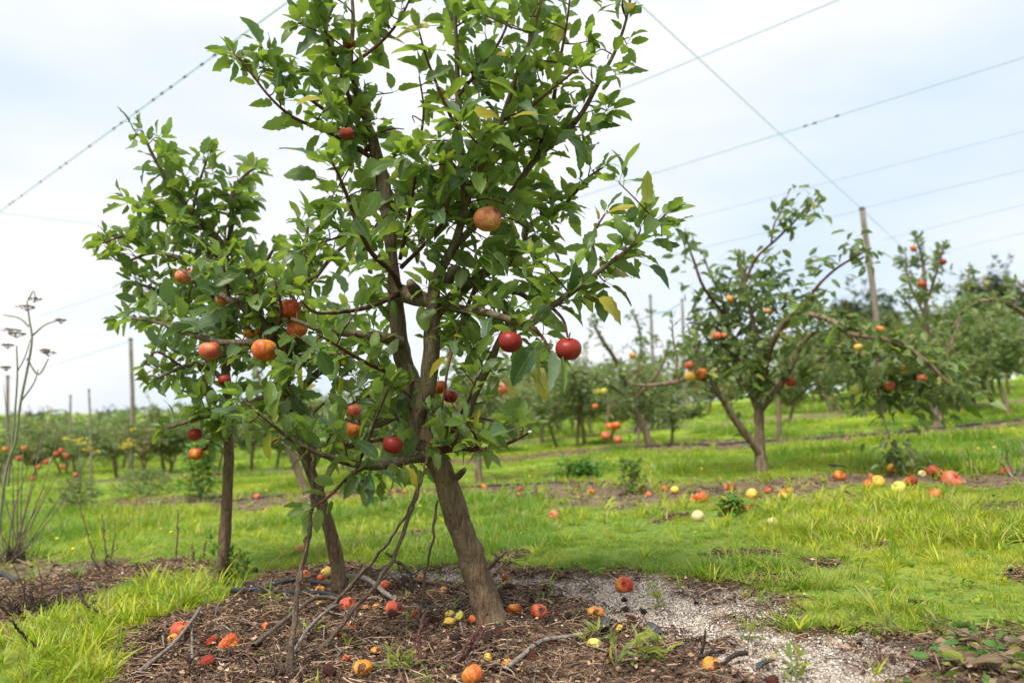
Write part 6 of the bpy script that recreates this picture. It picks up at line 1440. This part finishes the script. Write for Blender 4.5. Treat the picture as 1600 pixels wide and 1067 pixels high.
# ------------------------------------------------------------------ left edge: fennel and dry weeds
def fennel():
    Yd = 3.6; base = on_ground(-8, 900); Yd = base.y
    root = thing('fennel_plant', 'tall thin fennel with dark seed heads against the sky at the left edge', 'plant', base)
    main = [(-8, 890, 2.4), (8, 745, 2.2), (24, 690, 2.1), (32, 630, 1.9), (44, 570, 1.8), (50, 530, 1.6), (46, 500, 1.3), (42, 470, 1.0)]
    ST = [main, [(50, 525, 1.5), (70, 508, 1.2), (92, 500, .9)], [(45, 510, 1.5), (30, 497, 1.2), (5, 492, .9)], [(42, 560, 1.4), (60, 585, 1.2), (76, 560, .9)], [(12, 760, 2), (22, 660, 1.6), (27, 590, 1.3), (26, 540, 1)], [(32, 628, 1.4), (52, 600, 1.1), (60, 578, .8)],
          [(27, 580, 1.2), (38, 560, .9), (48, 530, .7)], [(44, 470, 1.2), (52, 455, .9), (56, 468, .7)]]
    for k, st in enumerate(ST):
        P4 = [(*Pt(px, py, Yd + .02 * k), rp_ * Yd / FPX) for px, py, rp_ in st]
        V_, F_ = tube(smooth_path(P4, 5), 6, .05); obj('stem', mesh_np('stem', V_ - np.array(base), F_, M['fennel']), root)
    rn = random.Random(4)
    for (px, py, r_) in [(42, 481, 18), (54, 468, 12), (18, 517, 16), (26, 523, 17), (95, 501, 10), (76, 552, 12), (12, 540, 10), (10, 575, 9), (70, 548, 8)]:
        c = Pt(px, py, Yd); tb = []; 
        for j in range(26):
            a_ = rn.uniform(0, 6.28); q_ = math.sqrt(rn.random()); e = c + Vector((math.cos(a_) * q_, math.sin(a_) * q_, .18 * (1 - q_ * q_))) * (.8 * r_ * Yd / FPX)
            tb.append(tube(np.array([(*(c - Vector((0, 0, .02))), .0007), (*e, .0007)]), 4))
            for m_ in range(4):
                s_ = e + Vector((rn.gauss(0, .004), rn.gauss(0, .004), rn.gauss(0, .002))); tb.append(tube(np.array([(*s_, .001), (*(s_ + Vector((0, 0, .003))), .0027), (*(s_ + Vector((0, 0, .007))), .0008)]), 5))
        V_, F_ = join(tb); obj('seed_head', mesh_np('seed_head', V_ - np.array(base), F_, M['seed']), root)
fennel()
def dry_bush(label, base_px, tips, mat, seed, rpx=2.2, fuzz=30, fz_h=.1, fuzzmat='stick_dark', wid=.10):
    base = on_ground(*base_px); Yd = base.y; root = thing('dry_bush', label, 'dry weed', base); rn = random.Random(seed)
    for (px, py, dd) in tips:
        e = Pt(px, py, Yd + dd); m1 = base.lerp(e, .5) + Vector((rn.gauss(0, .03), rn.gauss(0, .03), .0)); s0 = base + Vector((rn.gauss(0, .03), rn.gauss(0, .03), -.01))
        V_, F_ = tube(smooth_path([(*s0, rpx * Yd / FPX), (*m1, rpx * .75 * Yd / FPX), (*e, rpx * .35 * Yd / FPX)], 5), 6, .15); obj('stalk', mesh_np('stalk', V_ - np.array(base), F_, M[mat]), root)
        if rpx > 1.3:
            for j in range(3):
                q_ = Vector(m1).lerp(e, rn.uniform(0, .8)); ee = q_ + Vector((rn.gauss(0, .05), rn.gauss(0, .04), rn.uniform(.03, .12))); V_, F_ = tube(smooth_path([(*q_, .0016), (*(q_.lerp(ee, .5) + Vector((rn.gauss(0, .008), 0, 0))), .0013), (*ee, .0007)], 3), 5)
                obj('side_stalk', mesh_np('side_stalk', V_ - np.array(base), F_, M[mat]), root)
    tb = []
    for k in range(fuzz):
        a_ = rn.uniform(0, 6.28); s0 = base + Vector((rn.gauss(0, wid * .5), rn.gauss(0, wid * .4), -.005)); e = s0 + Vector((math.cos(a_) * wid * rn.uniform(.1, 1), math.sin(a_) * wid * rn.uniform(.1, .8), fz_h * rn.uniform(.3, 1)))
        tb.append(tube(smooth_path([(*s0, .002), (*(s0.lerp(e, .5) + Vector((rn.gauss(0, .01), 0, .01))), .0016), (*e, .0008)], 3), 4))
    V_, F_ = join(tb); f = obj('dead_stems', mesh_np('dead_stems', V_ - np.array(base), F_, M[fuzzmat]), root); f['kind'] = 'stuff'
dry_bush('large dry weed with long grey stalks fanning out at the left edge', (22, 880), [(5, 600, .1), (-10, 640, 0), (40, 640, .1), (75, 640, .2), (60, 690, 0), (112, 700, .1), (135, 720, 0), (112, 810, -.1), (85, 745, 0), (30, 700, -.1), (128, 738, .2), (-30, 720, 0), (18, 690, .1), (96, 665, .1), (50, 820, 0), (72, 700, -.1)], 'stalk_brown', 3, 1.15, 110, .17, 'stick_dark', .12)
dry_bush('low tangle of dark dry stems in front of the tall dry weed', (45, 965), [(20, 880, 0), (60, 885, 0), (38, 900, 0)], 'stick_dark', 4, 1.2, 110, .12, 'stick_dark', .13)
dry_bush('low brown tuft on the left litter patch under the thin stems', (165, 890), [(150, 850, 0), (185, 855, 0)], 'stick_dark', 5, 1.2, 60, .06, 'stick', .11)
dry_bush('dry tuft at the lower end of the sprouting stem', (440, 1066), [(425, 1000, 0), (455, 990, 0), (410, 1020, 0), (470, 1000, .1)], 'stick', 6, 1.8, 50, .07, 'stick', .08)
dry_bush('dark tangle of thin dead stems behind the leaning trunk', (640, 925), [(620, 880, 0), (665, 885, 0), (690, 900, .1)], 'stick_dark', 7, 1.3, 40, .07, 'stick_dark', .10)
dry_bush('bare crooked twigs at the right end of the litter strip', (1590, 745), [(1575, 700, 0), (1592, 685, 0), (1560, 720, 0)], 'stick_grey', 8, 2.0, 12, .08, 'stick_grey', .1)

# ------------------------------------------------------------------ posts and overhead cords
def post(label, top, Yd, rpx, base_px=None, name='wooden_post'):
    q = Pt(*top, Yd)
    bx_ = Pt(base_px, 600, Yd).x if base_px else q.x
    z0 = gz(bx_, Yd) - .1; rad = rpx * Yd / FPX
    mid = ((bx_ + q.x) / 2 + rad * .8, Yd, (z0 + q.z) / 2)
    root = thing(name, label, 'post', (bx_, Yd, z0 + .1), 'orchard posts')
    V_, F_ = tube(smooth_path([(bx_, Yd, z0, rad * 1.15), (*mid, rad), (*q, rad * .85)], 6), 12, .08, 3); obj('pole', mesh_np('pole', V_ - np.array(root.location), F_, M['post']), root)
    cv = np.array([(*q, rad * .98), (q.x, q.y, q.z + .05, rad * .98)]); V_, F_ = tube(cv, 12); obj('cap', mesh_np('cap', V_ - np.array(root.location), F_, M['clip']), root)
    return q
post('tall weathered wooden post leaning left beyond the right tree', (1347, 328), 18, 4.8, 1380)
post('weathered wooden post behind the left tree', (204, 532), 18, 3.2, 211)
post('grey post at the far left behind the fennel', (12, 590), 20, 2.6, 14)
post('thin pale post on the left among the background trees', (110, 620), 24, 1.7, 113)
post('thin grey post above the sapling on the left', (80, 638), 34, 1.0, 82)
post('slim dark post of the frame behind the thin tree', (1016, 464), 22, 2.4, 1019)
post('slim dark post at the right end of the frame', (1066, 470), 22, 2.2, 1067)
post('slender pale pole with a leafy top on the left', (139, 612), 15, 1.6, 150)
bg_y = 15
def wire(label, a_, b_, rad=.008, sag=.0, clips=(), ext=.0):
    P0 = Pt(*a_); P1 = Pt(*b_); d = P1 - P0; P0 = P0 - d * ext; d = P1 - P0; n_ = 14
    path = np.array([(*(P0 + d * (i / n_) - Vector((0, 0, sag * 4 * (i / n_) * (1 - i / n_)))), rad) for i in range(n_ + 1)])
    base = path[n_ // 2][:3]
    root = thing('overhead_cord', label, 'cord', base, 'overhead support cords')
    path[:, 3] *= .8; V_, F_ = tube(path, 6); obj('cord_line', mesh_np('cord_line', V_ - base, F_, M['wire']), root)
    for c_ in clips:
        q = P0 + d * c_ - Vector((0, 0, sag * 4 * c_ * (1 - c_))); dn = d.normalized() * rad * 2.8
        V_, F_ = tube(np.array([(*(q - dn), rad * 1.05), (*(q - dn * .3), rad * 1.4), (*(q + dn * .4), rad * 1.3), (*(q + dn), rad)]), 6); obj('clip', mesh_np('clip', V_ - base, F_, M['clip']), root)
wire('thick knotted cord crossing the sky at the upper left', (-60, 374, 15), (500, -33, 7.2), .011, 0, (.10, .24, .255, .29, .365, .435, .455, .53, .60, .62, .66, .70, .72, .74, .77, .805, .83))
wire('cord rising from behind the leaning tree to the right edge of the sky', (780, 347, 16), (1680, 65, 10), .011, 0, (.64, .655, .69))
wire('uppermost short cord at the top right of the sky', (880, 178, 10.8), (1400, -37, 8.2), .009)
wire('steep cord descending to the top of the tall right post', (900, -85, 7.5), (1347, 328, 18), .0095)
wire('fainter cord continuing beyond the tall right post', (1347, 328, 18), (1460, 432, 40), .012)
wire('faint cord above the tall right post running to the right edge', (1060, 346, 20), (1680, 185, 13), .009)
wire('cord from the top of the tall right post to the right edge', (1347, 326, 18), (1680, 247, 14), .010)
wire('faint cord from the tall right post back towards the left', (1000, 410, 26), (1347, 328, 18), .012)
wire('faint cord low over the right trees', (1380, 375, 24), (1680, 300, 18), .010)
wire('lowest faint cord above the right edge trees', (1450, 400, 28), (1680, 345, 22), .010)
wire('faint nearly level cord at the left edge of the sky', (-60, 325, 14), (260, 365, 19), .008)
wire('faint cord from the left post down to the left', (-60, 615, 26), (204, 533, 18), .010)
wire('faint cord between the fennel and the left tree', (-20, 520, 24), (190, 452, 18), .008)
wire('horizontal bar joining the two slim posts behind the thin tree', (1016, 490, 22), (1050, 486, 22), .03)
wire('sloping bar of the frame behind the thin tree', (1038, 490, 22), (1066, 472, 22), .03)

# white shed seen between the trees at the right
q = Pt(1555, 572, 48); zb = gz(q.x, 48); root = thing('shed', 'small white low building far away between the trees at the right', 'building', (q.x, 48, zb))
def boxm(x0, x1, y0, y1, z0, z1):
    V = np.array([(x, y, z) for x in (x0, x1) for y in (y0, y1) for z in (z0, z1)], float); F = np.array([(0, 1, 3, 2), (4, 6, 7, 5), (0, 4, 5, 1), (2, 3, 7, 6), (0, 2, 6, 4), (1, 5, 7, 3)]); return V, [F]
V_, F_ = boxm(-.8, .8, -.6, .6, -.1, .62); obj('wall', mesh_np('wall', V_, F_, M['white'], False), root)
V_, F_ = boxm(-.86, .86, -.66, .66, .622, .68); obj('roof', mesh_np('roof', V_, F_, M['steel'], False), root)
V_, F_ = boxm(-.2, .2, -.63, -.602, -.05, .5); obj('door', mesh_np('door', V_, F_, M['steel'], False), root)
q = on_ground(1014, 672, .05); tv, tf = apple_mesh('ball', 2, 9); o_ = obj('paper_scrap', mesh_np('paper_scrap', tv, tf, M['white']), None, q); o_.scale = (.06, .05, .05); tag(o_, 'small crumpled white paper scrap on the grass behind the thin tree', 'paper scrap')
# yellow flowering weeds
for (px, py, Yd, n, lb) in [(128, 697, 12, 9, 'taller yellow flowering weed in front of the left background trees'), (205, 690, 13, 8, 'yellow flowering weed left of the left trunk')]:
    c = Pt(px, py, Yd); zg = gz(c.x, Yd); root = thing('flowering_weed', lb, 'plant', (c.x, Yd, zg)); rn = random.Random(px)
    for k in range(n):
        e = Vector((rn.gauss(0, .10), rn.gauss(0, .08), c.z - zg + rn.gauss(0, .10))); V_, F_ = tube(smooth_path([(0, 0, 0, .006), (e.x * .3, e.y * .3, e.z * .6, .005), (*e, .003)], 3), 5); st = obj('stem', mesh_np('stem', V_, F_, M['fennel']), root)
        tb = []
        for j in range(7):
            q = e + Vector((rn.gauss(0, .03), rn.gauss(0, .03), rn.gauss(0, .012))); tb.append(tube(np.array([(*q, .004), (*(q + Vector((0, 0, .008))), .018), (*(q + Vector((0, 0, .016))), .004)]), 6))
        V_, F_ = join(tb); obj('blossom', mesh_np('blossom', V_, F_, M['flower']), root)
x, y, z, d, s, yl = pts_in(6, 30, 1.6); n = len(x)
fl = []
for k in range(3):
    V_, F_ = tube(np.array([(0, 0, 0, .002), (0, 0, .07, .002), (0, 0, .075, .02), (0, 0, .09, .022), (0, 0, .095, .006)]), 7); fl.append(mesh_np('dandelion', V_, F_, M['flower']))
scatter('dandelions', 'tiny yellow flowers dotted over the far lawn strips', 'flowers', np.stack([x, y, z], -1), rots(n), rng.uniform(.4, .8, n), rng.uniform(size=n), fl, M['flower'])
